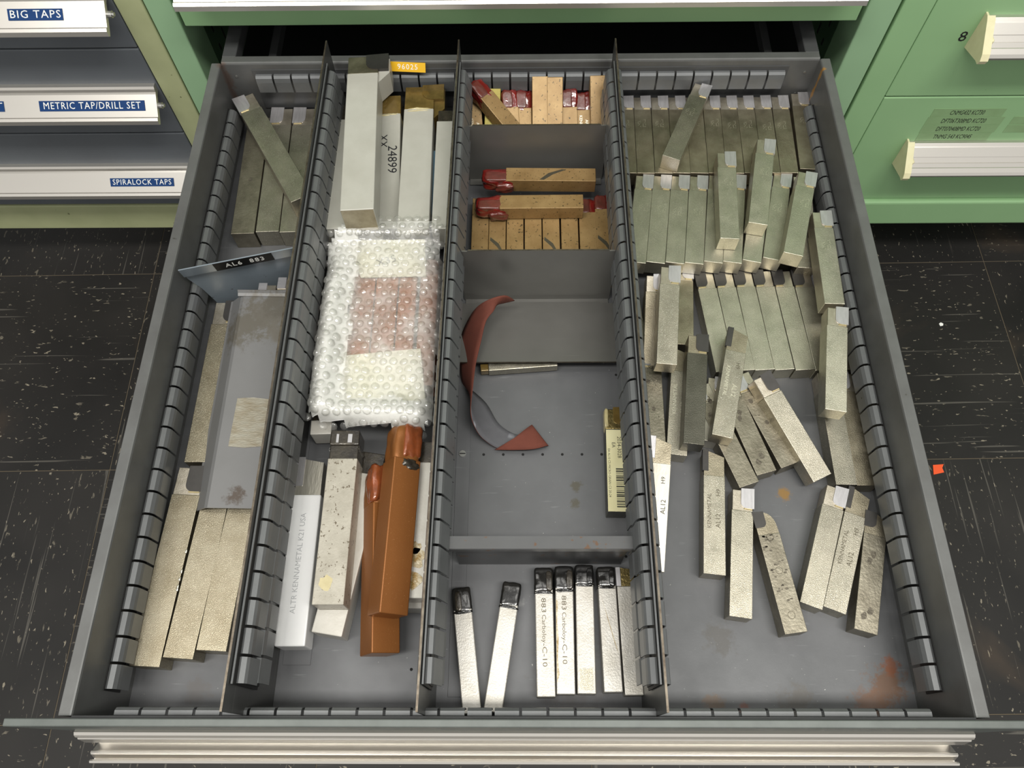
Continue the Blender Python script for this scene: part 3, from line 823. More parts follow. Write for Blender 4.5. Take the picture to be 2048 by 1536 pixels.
# ------------------------------------------------------------------ cross plates
# kind, tail (x, y, top z), tip (x, y, top z), width, height, carbide side, label, group, extras; millimetres
TOOLS = [
    ('std', [107.1, 495.3, 38.0], [109.7, 597.2, 38.0], 17.5, 17.5, 'R', 'nickel tool bit at the left end of the back row, against the divider', 'nickel tool bits in the right compartment', {'dots': 1, 'dark': 1}),
    ('std', [124.7, 495.1, 38.0], [127.5, 597.1, 38.0], 17.5, 17.5, 'R', 'second nickel tool bit from the left in the back row of right compartment', 'nickel tool bits in the right compartment', {'dots': 1, 'dark': 1}),
    ('std', [142.4, 495.0, 38.0], [145.6, 596.9, 38.0], 17.5, 17.5, 'R', 'third nickel tool bit from the left in the back row of right compartment', 'nickel tool bits in the right compartment', {'dots': 1, 'dark': 1}),
    ('std', [159.9, 494.9, 38.0], [163.5, 596.8, 38.0], 17.5, 17.5, 'R', 'fourth nickel tool bit from the left in the back row of right compartment', 'nickel tool bits in the right compartment', {'dots': 1, 'dark': 1}),
    ('std', [177.4, 494.7, 38.0], [181.1, 596.7, 38.0], 17.5, 17.5, 'R', 'fifth nickel tool bit from the left in the back row of right compartment', 'nickel tool bits in the right compartment', {'dots': 1, 'dark': 1}),
    ('std', [195.0, 494.6, 38.0], [199.2, 596.5, 38.0], 17.5, 17.5, 'R', 'sixth nickel tool bit from the left in the back row of right compartment', 'nickel tool bits in the right compartment', {'dots': 1, 'dark': 1}),
    ('std', [212.7, 494.4, 38.0], [216.8, 596.4, 38.0], 17.5, 17.5, 'R', 'seventh nickel tool bit from the left in the back row of right compartment', 'nickel tool bits in the right compartment', {'dots': 1, 'dark': 1}),
    ('std', [230.6, 494.3, 38.0], [234.1, 596.2, 38.0], 17.5, 17.5, 'R', 'eighth nickel tool bit from the left in the back row of right compartment', 'nickel tool bits in the right compartment', {'dots': 1, 'dark': 1}),
    ('std', [248.2, 494.5, 38.0], [251.9, 596.5, 38.0], 17.5, 17.5, 'R', 'ninth nickel tool bit from the left in the back row of right compartment', 'nickel tool bits in the right compartment', {'dots': 1, 'dark': 1}),
    ('std', [265.8, 494.4, 38.0], [270.2, 596.3, 38.0], 17.5, 17.5, 'R', 'tenth nickel tool bit from the left in the back row of right compartment', 'nickel tool bits in the right compartment', {'dots': 1, 'dark': 1}),
    ('std', [285.4, 498.9, 38.0], [291.5, 600.7, 38.0], 17.5, 17.5, 'R', 'nickel tool bit at the right end of the back row, set slightly apart', 'nickel tool bits in the right compartment', {'dots': 1, 'dark': 1}),
    ('std', [108.6, 390.9, 36.0], [123.6, 494.4, 36.0], 17.5, 17.5, 'R', 'nickel tool bit at the left end of the second row, partly behind the divider', 'nickel tool bits in the right compartment', {'dots': 1, 'light': 1}),
    ('std', [126.3, 390.5, 36.0], [141.2, 493.9, 36.0], 17.5, 17.5, 'R', 'second nickel tool bit from the left in the second row', 'nickel tool bits in the right compartment', {'dots': 1, 'light': 1}),
    ('std', [144.2, 390.0, 36.0], [158.9, 493.4, 36.0], 17.5, 17.5, 'R', 'third nickel tool bit from the left in the second row', 'nickel tool bits in the right compartment', {'dots': 1, 'light': 1}),
    ('std', [162.0, 389.5, 36.0], [176.9, 492.9, 36.0], 17.5, 17.5, 'R', 'fourth nickel tool bit from the left in the second row', 'nickel tool bits in the right compartment', {'dots': 1, 'light': 1}),
    ('std', [180.0, 390.7, 36.0], [195.6, 494.0, 36.0], 17.5, 17.5, 'R', 'fifth bit of the second row, mostly covered by the bit lying on it', 'nickel tool bits in the right compartment', {'dots': 1, 'light': 1}),
    ('std', [197.6, 390.4, 36.0], [214.5, 493.5, 36.0], 17.5, 17.5, 'R', 'sixth bit of the second row, tip showing right of the bit above', 'nickel tool bits in the right compartment', {'dots': 1, 'light': 1}),
    ('std', [215.7, 391.5, 36.0], [240.1, 493.1, 36.0], 17.5, 17.5, 'R', 'seventh bit of the second row, under the highest loose bit', 'nickel tool bits in the right compartment', {'dots': 1, 'light': 1}),
    ('std', [235.0, 393.8, 36.0], [259.6, 495.3, 36.0], 17.5, 17.5, 'R', 'last nickel tool bit at the right of the second row', 'nickel tool bits in the right compartment', {'dots': 1, 'light': 1}),
    ('std', [146.7, 498.5, 55.7], [187.7, 595.1, 55.7], 17.7, 17.7, 'R', 'nickel tool bit lying slanted across the back row', 'nickel tool bits in the right compartment', {'dots': 1}),
    ('std', [192.6, 404.1, 54.0], [200.1, 504.4, 56.5], 17.7, 17.7, 'R', 'loose nickel tool bit lying over back and second rows, left of two', 'nickel tool bits in the right compartment', {'dots': 1, 'light': 1}),
    ('std', [220.5, 420.8, 54.0], [241.1, 520.2, 56.5], 17.7, 17.7, 'R', 'loose nickel tool bit lying over back and second rows, right of two', 'nickel tool bits in the right compartment', {'dots': 1, 'light': 1}),
    ('std', [247.8, 386.8, 53.7], [276.1, 481.6, 53.7], 17.7, 17.7, 'R', 'slanted nickel bit on top at the right end of second row', 'nickel tool bits in the right compartment', {'dots': 1, 'light': 1}),
    ('std', [268.1, 387.9, 30.0], [277.8, 491.2, 36.8], 17.7, 17.7, 'R', 'dark nickel bit below the slanted one at right of second row', 'nickel tool bits in the right compartment', {}),
    ('std', [277.7, 336.5, 50.0], [282.0, 436.2, 52.0], 17.7, 17.7, 'R', 'raised nickel bit along the right wall, upper of two', 'nickel tool bits in the right compartment', {'dots': 1, 'light': 1}),
    ('std', [261.3, 234.7, 48.0], [278.5, 331.6, 52.0], 17.7, 17.7, 'R', 'raised nickel bit along the right wall, lower of two', 'nickel tool bits in the right compartment', {'light': 1}),
    ('std', [271.7, 180.8, 17.7], [273.2, 285.8, 17.7], 17.7, 17.7, 'R', 'nickel bit on the drawer floor below the raised bit at right', 'nickel tool bits in the right compartment', {}),
    ('std', [289.0, 180.0, 17.7], [290.3, 285.0, 17.7], 17.7, 17.7, 'L', 'rough grey bit on the drawer floor touching the right wall strip', 'nickel tool bits in the right compartment', {'dark': 1}),
    ('std', [183.7, 286.6, 17.7], [174.9, 392.2, 17.7], 17.7, 17.7, 'L', 'first greenish nickel bit from the left in the row of six', 'nickel tool bits in the right compartment', {'dcarb': 1, 'light': 1}),
    ('std', [201.4, 287.4, 17.7], [193.2, 393.1, 17.7], 17.7, 17.7, 'L', 'second greenish nickel bit from the left in the row of six', 'nickel tool bits in the right compartment', {'dcarb': 1, 'light': 1}),
    ('std', [218.8, 288.0, 17.7], [211.6, 393.8, 17.7], 17.7, 17.7, 'L', 'third greenish nickel bit from the left in the row of six', 'nickel tool bits in the right compartment', {'dcarb': 1, 'light': 1}),
    ('std', [236.5, 288.1, 17.7], [229.9, 393.9, 17.7], 17.7, 17.7, 'L', 'fourth greenish nickel bit from the left in the row of six', 'nickel tool bits in the right compartment', {'dcarb': 1, 'light': 1}),
    ('std', [254.8, 287.9, 17.7], [248.2, 393.7, 17.7], 17.7, 17.7, 'L', 'fifth greenish nickel bit from the left in the row of six', 'nickel tool bits in the right compartment', {'dcarb': 1, 'light': 1}),
    ('std', [272.5, 287.5, 17.7], [266.8, 393.3, 17.7], 17.7, 17.7, 'L', 'sixth greenish nickel bit from the left in the row of six', 'nickel tool bits in the right compartment', {'dcarb': 1, 'light': 1}),
    ('std', [290.1, 287.9, 17.7], [285.7, 391.8, 17.7], 17.7, 17.7, 'L', 'dark nickel bit under the raised bits beside the row of six', 'nickel tool bits in the right compartment', {'dark': 1}),
    ('std', [125.3, 278.4, 48.0], [135.7, 374.2, 54.0], 17.7, 17.7, 'R', 'raised nickel bit standing out beside the divider, tip toward back', 'nickel tool bits in the right compartment', {}),
    ('std', [118.6, 292.4, 17.7], [124.7, 377.2, 36.0], 16, 17.7, 'R', 'nickel bit squeezed between divider and raised bit', 'nickel tool bits in the right compartment', {'dark': 1}),
    ('std', [148.9, 313.7, 17.9], [156.9, 401.3, 17.9], 17.7, 17.7, 'R', 'brown speckled bit right of the raised bit by the divider', 'nickel tool bits in the right compartment', {'dark': 1}),
    ('std', [107.6, 292.0, 17.7], [101.4, 395.8, 17.7], 17.7, 17.7, 'L', 'green nickel bit half hidden behind the divider', 'nickel tool bits in the right compartment', {}),
    ('cut', [132.9, 207.5, 17.7], [146.6, 308.3, 19.0], 17.7, 17.7, 'L', 'greenish stamped tool bit left of the dark raised bit', 'nickel tool bits in the right compartment', {'text': 'k'}),
    ('std', [144.0, 210.1, 36.0], [157.6, 312.5, 38.0], 17.7, 17.7, 'R', 'dark grey raised tool bit with a black carbide tip', 'nickel tool bits in the right compartment', {'dark': 2, 'dcarb': 1}),
    ('cut', [168.4, 216.8, 36.0], [194.4, 317.5, 38.0], 17.7, 17.7, 'L', 'green stamped bit slanted over the row of six', 'nickel tool bits in the right compartment', {'text': 'k2'}),
    ('std', [115.4, 202.7, 17.7], [118.1, 308.7, 17.7], 17.7, 17.7, 'L', 'stained bit beside the divider above the bright flat bit', 'nickel tool bits in the right compartment', {'dark': 1, 'pits': 1}),
    ('cut', [105.5, 109.4, 17.7], [119.2, 218.2, 30.0], 17.7, 17.7, 'L', 'bright brushed bit stamped AL12 against the divider', 'nickel tool bits in the right compartment', {'bright': 1, 'text': 'al12'}),
    ('cut', [153.9, 106.6, 17.7], [164.9, 210.8, 17.7], 17.7, 17.7, 'L', 'stamped AL12 bit lying alone on the open floor at left', 'nickel tool bits in the right compartment', {'text': 'k'}),
    ('std', [191.0, 180.9, 17.7], [159.1, 273.5, 17.7], 17.7, 17.7, 'L', 'mottled purplish bit, leftmost of the slanted group', 'nickel tool bits in the right compartment', {'dark': 1, 'pits': 1}),
    ('std', [206.9, 191.3, 17.5], [181.7, 277.7, 17.5], 17.7, 17.3, 'L', 'pitted bit with two dark dents, second of the slanted group', 'nickel tool bits in the right compartment', {'pits': 2}),
    ('std', [227.8, 198.3, 17.6], [195.8, 284.6, 17.6], 17.7, 17.4, 'L', 'pitted bit with ring marks, third of the slanted group', 'nickel tool bits in the right compartment', {'pits': 1}),
    ('std', [251.0, 185.0, 22.0], [208.4, 273.3, 36.0], 17.7, 17.7, 'R', 'green bit with long carbide tip, rightmost of the slanted group', 'nickel tool bits in the right compartment', {'dcarb': 1}),
    ('std', [164.6, 219.8, 16.8], [174.9, 281.0, 16.8], 15, 16.6, 'R', 'pale speckled bit between the dark raised bit and green stamped bit', 'nickel tool bits in the right compartment', {'bright': 1}),
    ('std', [170.4, 73.5, 17.7], [185.1, 177.0, 17.7], 17.7, 17.7, 'R', 'clean nickel bit lying straight on the open floor', 'nickel tool bits in the right compartment', {}),
    ('nose', [211.5, 62.0, 17.7], [198.9, 157.6, 17.7], 17.7, 17.7, 'L', 'worn bit with dark stamped marks and a rounded nose', 'nickel tool bits in the right compartment', {'pits': 3}),
    ('std', [226.1, 82.3, 17.7], [263.7, 178.9, 17.7], 17.7, 17.7, 'R', 'slanted nickel bit, left of the front trio', 'nickel tool bits in the right compartment', {}),
    ('cut', [243.7, 78.9, 17.7], [282.3, 175.8, 17.7], 17.7, 17.7, 'L', 'stamped AL12 bit, middle of the front trio', 'nickel tool bits in the right compartment', {'text': 'k'}),
    ('nose', [264.6, 62.9, 17.7], [291.9, 156.0, 17.7], 17.7, 17.7, 'L', 'nickel bit with two dents, right of the front trio', 'nickel tool bits in the right compartment', {'pits': 2}),
    ('plain', [122, 508, 20], [121, 592, 20], 17.7, 17.7, 'R', 'lower-layer nickel bit under the back row, first from the left', 'lower nickel bits under the rows', {'dark': 1}),
    ('plain', [150, 508, 20], [149, 592, 20], 17.7, 17.7, 'R', 'lower-layer nickel bit under the back row, second from the left', 'lower nickel bits under the rows', {'dark': 1}),
    ('plain', [178, 508, 20], [177, 592, 20], 17.7, 17.7, 'R', 'lower-layer nickel bit under the back row, third from the left', 'lower nickel bits under the rows', {'dark': 1}),
    ('plain', [206, 508, 20], [205, 592, 20], 17.7, 17.7, 'R', 'lower-layer nickel bit under the back row, fourth from the left', 'lower nickel bits under the rows', {'dark': 1}),
    ('plain', [234, 508, 20], [233, 592, 20], 17.7, 17.7, 'R', 'lower-layer nickel bit under the back row, fifth from the left', 'lower nickel bits under the rows', {'dark': 1}),
    ('plain', [262, 508, 20], [261, 592, 20], 17.7, 17.7, 'R', 'lower-layer nickel bit under the back row, sixth from the left', 'lower nickel bits under the rows', {'dark': 1}),
    ('plain', [286, 508, 20], [285, 592, 20], 17.7, 17.7, 'R', 'lower-layer nickel bit under the back row, seventh from the left', 'lower nickel bits under the rows', {'dark': 1}),
    ('plain', [128, 402, 17.9], [124, 498, 17.9], 17.7, 17.7, 'R', 'lower-layer nickel bit under the second row, first from the left', 'lower nickel bits under the rows', {'dark': 1}),
    ('plain', [154, 402, 17.9], [150, 498, 17.9], 17.7, 17.7, 'R', 'lower-layer nickel bit under the second row, second from the left', 'lower nickel bits under the rows', {'dark': 1}),
    ('plain', [180, 402, 17.9], [176, 498, 17.9], 17.7, 17.7, 'R', 'lower-layer nickel bit under the second row, third from the left', 'lower nickel bits under the rows', {'dark': 1}),
    ('plain', [206, 402, 17.9], [202, 498, 17.9], 17.7, 17.7, 'R', 'lower-layer nickel bit under the second row, fourth from the left', 'lower nickel bits under the rows', {'dark': 1}),
    ('plain', [232, 402, 17.9], [228, 498, 17.9], 17.7, 17.7, 'R', 'lower-layer nickel bit under the second row, fifth from the left', 'lower nickel bits under the rows', {'dark': 1}),
    ('plain', [258, 402, 17.9], [254, 498, 17.9], 17.7, 17.7, 'R', 'lower-layer nickel bit under the second row, sixth from the left', 'lower nickel bits under the rows', {'dark': 1}),
    ('std', [-209.7, 460.0, 46.5], [-286.5, 592.2, 47.5], 22, 22.5, 'L', 'large nickel bit slanted across three others at the back left', 'large nickel tool bits in the left compartment', {}),
    ('plain', [-270.8, 435.8, 23.0], [-276.0, 585.8, 23.0], 22.7, 23, 'L', 'large greenish bit at the left wall under the slanted bit', 'large nickel tool bits in the left compartment', {'pits': 1}),
    ('std', [-246.8, 438.0, 23.0], [-252.7, 599.7, 23.0], 22.7, 23, 'L', 'middle large bit of three at the back left', 'large nickel tool bits in the left compartment', {}),
    ('std', [-223.4, 437.5, 23.0], [-228.9, 599.5, 23.0], 22.7, 23, 'L', 'large bit beside the tall divider at the back left', 'large nickel tool bits in the left compartment', {}),
    ('std', [-283.8, 36.5, 23.4], [-275.8, 195.5, 23.4], 23.4, 23.4, 'R', 'large golden nickel bit with chipped edge, left of the front three', 'large nickel tool bits in the left compartment', {'dcarb': 1}),
    ('plain', [-259.4, 42.3, 23.4], [-249.2, 193.9, 23.4], 23.2, 23.4, 'R', 'large golden nickel bit, middle of the front three', 'large nickel tool bits in the left compartment', {}),
    ('plain', [-235.0, 47.8, 23.4], [-227.8, 199.6, 23.4], 23.2, 23.4, 'R', 'large golden nickel bit against the divider, right of the front three', 'large nickel tool bits in the left compartment', {}),
    ('std', [-272.3, 199.6, 23.4], [-272.3, 358.1, 23.4], 23, 23.4, 'R', 'large golden nickel bit left of the folded grey plate', 'large nickel tool bits in the left compartment', {'dcarb': 1}),
    ('wbig', [-143.7, 410.8, 90.0], [-154.1, 600.3, 90.0], 30, 30, 'R', 'biggest grey painted tool bit on top, bare carbide tip', 'grey painted tool holders at the back', {}),
    ('wamb', [-97.9, 412.7, 60.0], [-101.1, 591.0, 60.0], 29.5, 29.5, 'R', 'grey painted tool bit with amber wax tip', 'grey painted tool holders at the back', {}),
    ('wplain', [-71.5, 412.5, 60.0], [-72.4, 558.7, 60.0], 19, 29, 'R', 'grey painted bit half hidden behind the second divider', 'grey painted tool holders at the back', {}),
    ('wamb2', [-124.9, 426.4, 42.0], [-131.4, 581.2, 58.0], 22, 28, 'L', 'lower grey bit with black handwriting between two big ones', 'grey painted tool holders at the back', {'text': 'hand'}),
    ('wplain', [-169.1, 413.1, 60.0], [-173.1, 567.6, 60.0], 26, 30, 'R', 'lower grey bit glimpsed left under the biggest one', 'grey painted tool holders at the back', {}),
    ('wplain', [-145, 418, 30], [-148, 590, 30], 28, 30, 'R', 'bottom grey bit under the big painted bits, left', 'grey painted tool holders at the back', {}),
    ('wplain', [-98, 418, 30], [-102, 590, 30], 26, 30, 'R', 'bottom grey bit under the big painted bits, right', 'grey painted tool holders at the back', {}),
    ('blue', [-84.7, 443.4, 42.0], [-85.3, 527.7, 46.0], 11, 16, 'R', 'pale blue bit in the gap beside the second divider', '', {}),
    ('scut', [-175.6, 51.0, 24.0], [-176.4, 202.8, 24.0], 23.6, 24, 'L', 'silver painted bit with raised maker lettering by the first divider', 'heavy painted tool bits at the front', {'text': 'k21'}),
    ('sstep', [-144.1, 78.0, 47.0], [-144.0, 218.9, 47.0], 23.9, 23.6, 'R', 'stained grey bit with black stepped head', 'heavy painted tool bits at the front', {}),
    ('splain', [-148.4, 59.9, 23.6], [-124.5, 208.0, 23.6], 24, 23.6, 'R', 'pale bit underneath the stained grey bit', 'heavy painted tool bits at the front', {}),
    ('splain', [-81.1, 83.4, 44.0], [-78.6, 210.0, 44.0], 23, 20, 'R', 'white painted bit with brown residue along second divider', 'heavy painted tool bits at the front', {'stain': 1}),
    ('splain', [-83.7, 79.2, 24.0], [-81.4, 199.2, 24.0], 23, 23.4, 'R', 'lower white bit under the one with brown residue', 'heavy painted tool bits at the front', {}),
    ('orange', [-98.7, 69.8, 58.0], [-94.7, 219.9, 60.0], 23, 23, 'R', 'copper painted bit on top with a wax-dipped tip', 'heavy painted tool bits at the front', {'roll': 33}),
    ('orange2', [-106.5, 45.0, 34.0], [-116.2, 191.9, 36.0], 23, 23, 'L', 'copper painted bit below, red wax on its head', 'heavy painted tool bits at the front', {'roll': 33}),
    ('splain', [-170.3, 223.6, 26.0], [-171.2, 251.0, 26.0], 18, 22, 'R', 'grey bit end poking out from under the bubble wrap', 'heavy painted tool bits at the front', {}),
    ('bwax', [15.1, 530.3, 29.6], [-44.8, 592.2, 66.0], 16, 16, 'L', 'brass painted bit slanted to the left, red wax tip', 'brass painted bits in the back bin', {}),
    ('bplain', [-43.8, 533.0, 17.5], [-48.0, 591.1, 44.0], 16, 16, 'L', 'brass bit with stamped letters at left of back bin', 'brass painted bits in the back bin', {}),
    ('bplain', [-29.1, 533.0, 17.5], [-27.2, 597.4, 50.0], 16, 16, 'L', 'yellowish brass bit behind the slanted one', 'brass painted bits in the back bin', {}),
    ('bwax', [-5.1, 533.0, 17.5], [-10.5, 594.0, 52.0], 16, 16, 'L', 'brass bit left of centre with red wax tip turned left', 'brass painted bits in the back bin', {}),
    ('bwax', [5.1, 533.0, 17.5], [4.4, 594.8, 50.0], 16, 16, 'L', 'brass bit with bright red wax cup', 'brass painted bits in the back bin', {}),
    ('bplain', [21.2, 533.0, 19.8], [21.0, 599.0, 64.0], 16, 16, 'L', 'plain brass bit leaning on back wall, left of two', 'brass painted bits in the back bin', {}),
    ('bplain', [36.5, 533.0, 19.4], [36.2, 597.7, 64.0], 16, 16, 'L', 'plain brass bit leaning on back wall, right of two', 'brass painted bits in the back bin', {}),
    ('bwax', [53.2, 533.0, 17.5], [51.1, 593.8, 52.0], 16, 16, 'L', 'brass bit with a broad flat red wax head', 'brass painted bits in the back bin', {}),
    ('bwax', [67.2, 533.0, 17.5], [65.6, 593.5, 48.0], 16, 16, 'L', 'brass bit with embossed letters and red wax head', 'brass painted bits in the back bin', {}),
    ('bplain', [81.9, 533.0, 19.5], [79.7, 598.4, 65.0], 16, 16, 'L', 'plain brass bit at the right end of back bin', 'brass painted bits in the back bin', {}),
    ('bwax', [75.5, 496, 35], [-36, 498, 35], 16.4, 16.4, 'L', 'brass bit lying crosswise at the back of middle bin', 'brass painted bits in the middle bin', {}),
    ('bwax', [62, 463.5, 35], [-42, 463, 35], 16.4, 16.4, 'L', 'brass bit lying crosswise in front of another, dark smudge on it', 'brass painted bits in the middle bin', {}),
    ('bplain', [-39.2, 386, 17.5], [-38.8, 482, 17.5], 16.6, 16.6, 'L', 'first brass bit from the left in the flat row of the middle bin', 'brass painted bits in the middle bin', {}),
    ('bplain', [-22.2, 386, 17.5], [-21.8, 482, 17.5], 16.6, 16.6, 'L', 'second brass bit from the left in the flat row of the middle bin', 'brass painted bits in the middle bin', {}),
    ('bplain', [-4.8, 386, 17.5], [-4.4, 482, 17.5], 16.6, 16.6, 'L', 'third brass bit from the left in the flat row of the middle bin', 'brass painted bits in the middle bin', {}),
    ('bplain', [13.0, 386, 17.5], [13.4, 482, 17.5], 16.6, 16.6, 'L', 'fourth brass bit from the left in the flat row of the middle bin', 'brass painted bits in the middle bin', {}),
    ('bplain', [30.6, 386, 17.5], [31.0, 482, 17.5], 16.6, 16.6, 'L', 'fifth brass bit from the left in the flat row of the middle bin', 'brass painted bits in the middle bin', {}),
    ('bplain', [48.8, 386, 17.5], [49.2, 482, 17.5], 16.6, 16.6, 'L', 'sixth brass bit from the left in the flat row of the middle bin', 'brass painted bits in the middle bin', {}),
    ('bwax', [66.8, 386, 17.5], [67.2, 482, 17.5], 16.6, 16.6, 'L', 'seventh brass bit from the left in the flat row of the middle bin', 'brass painted bits in the middle bin', {}),
    ('bwax', [83.0, 386, 17.5], [83.4, 486, 17.5], 16.6, 16.6, 'L', 'eighth brass bit from the left in the flat row of the middle bin', 'brass painted bits in the middle bin', {}),
    ('cream', [79.9, 157.5, 17.7], [82.1, 251.4, 17.7], 16, 17.7, 'R', 'brass-headed bit with cream barcode label, tucked at the third divider', '', {'text': 'label'}),
    ('wplain2', [34, 300, 12], [-36, 294.5, 12], 9, 10, 'R', 'grey bit peeking out under the loose flat plate', '', {}),
    ('kblack', [-36.2, 5.0, 14.2], [-47.6, 97.6, 14.2], 14.2, 14.2, 'L', 'silver bit with peeling black tip, leftmost in the front bin', 'silver bits with black dipped tips', {'text': '', 'n': 0}),
    ('kblack', [-21.0, 5.7, 14.2], [-6.3, 101.6, 14.2], 14.2, 14.2, 'L', 'silver bit with square black tip lying slanted, second from left', 'silver bits with black dipped tips', {'text': '', 'n': 1}),
    ('kblack', [19.2, 16.2, 14.2], [18.4, 113.1, 14.2], 14.2, 14.2, 'L', 'silver bit stamped 883, left of the row of five', 'silver bits with black dipped tips', {'text': '883', 'n': 2}),
    ('kblack', [34.0, 18.1, 14.2], [34.9, 114.5, 14.2], 14.2, 14.2, 'L', 'silver bit stamped 883 with rusty left edge, second of five', 'silver bits with black dipped tips', {'text': '883', 'n': 3}),
    ('kblack', [49.6, 18.4, 14.2], [51.1, 115.5, 14.2], 14.2, 14.2, 'L', 'silver bit with shiny black tip, middle of the row of five', 'silver bits with black dipped tips', {'text': '', 'n': 4}),
    ('kblack', [69.7, 19.6, 14.2], [68.5, 113.8, 14.2], 14.2, 14.2, 'L', 'silver bit with brown scratch down its face, fourth of five', 'silver bits with black dipped tips', {'text': '', 'n': 5}),
    ('kbare', [85.2, 17.5, 14.2], [83.4, 112.7, 14.2], 14.2, 14.2, 'L', 'silver bit with bare brass head against the third divider', 'silver bits with black dipped tips', {'text': '', 'n': 6}),
]


def cross_plate(name, label, x0, x1, y, h, m, yaw=0, flange=True, tilt=0, cat='divider', grp=None, rust=False):
    """thin steel plate across a compartment with small end notches"""
    cx = (x0 + x1) / 2
    M = Matrix.Translation((cx * MM, y * MM, 0.0008)) @ Matrix.Rotation(math.radians(yaw), 4, 'Z') @ Matrix.Rotation(math.radians(tilt), 4, 'X')
    e = tag(empty(name, mtx=M), label, cat, grp)
    w = (x1 - x0) / 2
    out = [(-w + 5, 0), (w - 5, 0), (w - 5, h * 0.45), (w - 0.2, h * 0.5), (w - 0.2, h - 1.2), (w - 12, h - 1.2), (w - 13, h), (-w + 13, h), (-w + 12, h - 1.2), (-w + 0.2, h - 1.2), (-w + 0.2, h * 0.5), (-w + 5, h * 0.45)]
    link('plate', prism('plate', out, -0.6, 0.6, 'y'), e, m)
    link('worn_edge', box('worn_edge', -w + 13, w - 13, -0.62, 0.62, h - 0.05, h + 0.2), e, 'bare_edge')
    link('foot_flange', box('foot_flange', -w + 6, w - 6, -8 if flange else -1, 0.6, 0, 0.8), e, m)
    return e


cross_plate('bin_divider', 'rear cross plate closing off the back brass bin', -57.5, 90.5, 520.5, 77, 'plate_paint', grp='cross plates in the middle compartment')
cross_plate('bin_divider', 'cross plate in front of the flat row of brass bits', -58.0, 90.5, 373.5, 80, 'plate_paint', grp='cross plates in the middle compartment')
# front plate with a folded, rusty top
e = tag(empty('bin_divider', (16, 119, 0.8)), 'front cross plate with a broad rusty folded top', 'divider', 'cross plates in the middle compartment')
link('plate', box('plate', -66, 66, -0.6, 0.6, 0, 70), e, 'rusty_plate')
pts = []
for (x, y) in ((-73.5, -5.0), (73.5, -5.0), (73.5, 4.4), (-73.5, 4.4)):
    sx, sy = (1 if x > 0 else -1), (1 if y > 0 else -1)
    order = ((0, -sy * 2.5), (-sx * 2.5, 0)) if sx * sy > 0 else ((-sx * 2.5, 0), (0, -sy * 2.5))
    pts += [(x + a, y + b) for a, b in order]
link('folded_top', prism('folded_top', pts, 69.4, 71.0, 'z'), e, 'rusty_plate')
link('front_lip', box('front_lip', -71, 71, -5.2, -4.0, 63, 70), e, 'rusty_plate')
# loose flat plate lying on the floor of the middle compartment
e = tag(empty('loose_plate', mtx=Matrix.Translation((0.0175, 0.367, 0.002)) @ Matrix.Rotation(math.radians(-11.5), 4, 'X')), 'loose grey plate lying flat behind the sandpaper strip', 'plate')
out = [(-72.5, 0), (-60, 0), (-59, 1.5), (58, 1.5), (59, 0), (71.5, 0), (71.5, -72), (-72.5, -72)]
link('plate', prism('plate', out, 0, 1.2, 'z'), e, 'plate_paint')
link('worn_edge', box('worn_edge', -72, 71, -72.3, -71.9, 0, 1.25), e, 'bare_edge')
# blue divider with label in the left compartment
A, B = Vector((-297.0, 361.0)), Vector((-196.0, 385.0))
yaw = math.degrees(math.atan2(B.y - A.y, B.x - A.x))
Lb = (B - A).length
M = Matrix.Translation((A.x * MM, A.y * MM, 0)) @ Matrix.Rotation(math.radians(yaw), 4, 'Z')
e = tag(empty('bin_divider', mtx=M), 'light blue divider plate labelled AL6 883 in the left compartment', 'divider')
out = [(12, 1), (Lb - 4, 1), (Lb - 4, 62), (0, 62), (0, 58), (6, 40), (10, 18)]
link('plate', prism('plate', out, -0.6, 0.6, 'y'), e, 'blue_paint')
link('folded_top', prism('folded_top', band([(-0.6, 61), (-4.8, 66.5), (-7.0, 80)], 1.0), 0, Lb - 4, 'x'), e, 'blue_paint')
tv = Vector((-7.0 + 4.8, 80 - 66.5)).normalized()
tn = Vector((-tv.y, tv.x)) * 0.4
ta, tz = Vector((-4.85, 66.8)), Vector((-6.95, 79.7))
link('label_tape', prism('label_tape', [tuple(ta), tuple(tz), tuple(tz + tn), tuple(ta + tn)], 29, 80, 'x'), e, 'tape_black')
tm = (ta + tz) / 2 + tn
put_text('AL6  883', 9.0, 'white_print', e, (55.5, tm.x, tm.y), (1, 0, 0), (0, tv.x, tv.y), ext=0.15, sp=1.15, width=34)
link('tape_scratch', prism('tape_scratch', [(31, 0), (31.6, 0), (33.6, 8), (33, 8)], -0.1, 0.12, 'z'), e, 'white_print').matrix_local = Matrix.Translation((0, (ta + tn).x * MM, (ta.y + 1) * MM)) @ Matrix.Rotation(math.radians(99.3), 4, 'X')
# folded plate lying on the big bits
M = Matrix.Translation((-0.2565, 0.3525, 0.0440)) @ Matrix.Rotation(math.radians(3.0), 4, 'X') @ Matrix.Rotation(math.radians(-1), 4, 'Z')
e = tag(empty('folded_plate', mtx=M), 'grease-stained folded grey plate lying over large bits beside first divider', 'plate')
bm = bmesh.new()
prof = [(-9.5, -14), (-7.5, -13), (4, -1.2), (7, 0), (62, 0), (62, -1.2), (7, -1.2), (4.6, -2.2), (-7, -14.2), (-9.2, -15)]
add_prism(bm, prof, -196, 0, 'y')
o = link('plate', finish(bm, 'plate'), e, 'grease_plate')
bm = bmesh.new()
add_prism(bm, [(-2, 0), (1.5, 1.2), (3.2, 3.6), (2.6, 4.2), (0.5, 2.2), (-2, 1)], 2, 60, 'x')
link('curled_edge', finish(bm, 'curled_edge'), e, 'grease_plate')
link('tape_patch', prism('tape_patch', [(16, -144), (30, -145), (44, -143.5), (62, -144), (62, -101), (45, -101.5), (30, -100), (17, -101)], 0, 0.7, 'z'), e, 'dirty_tape')
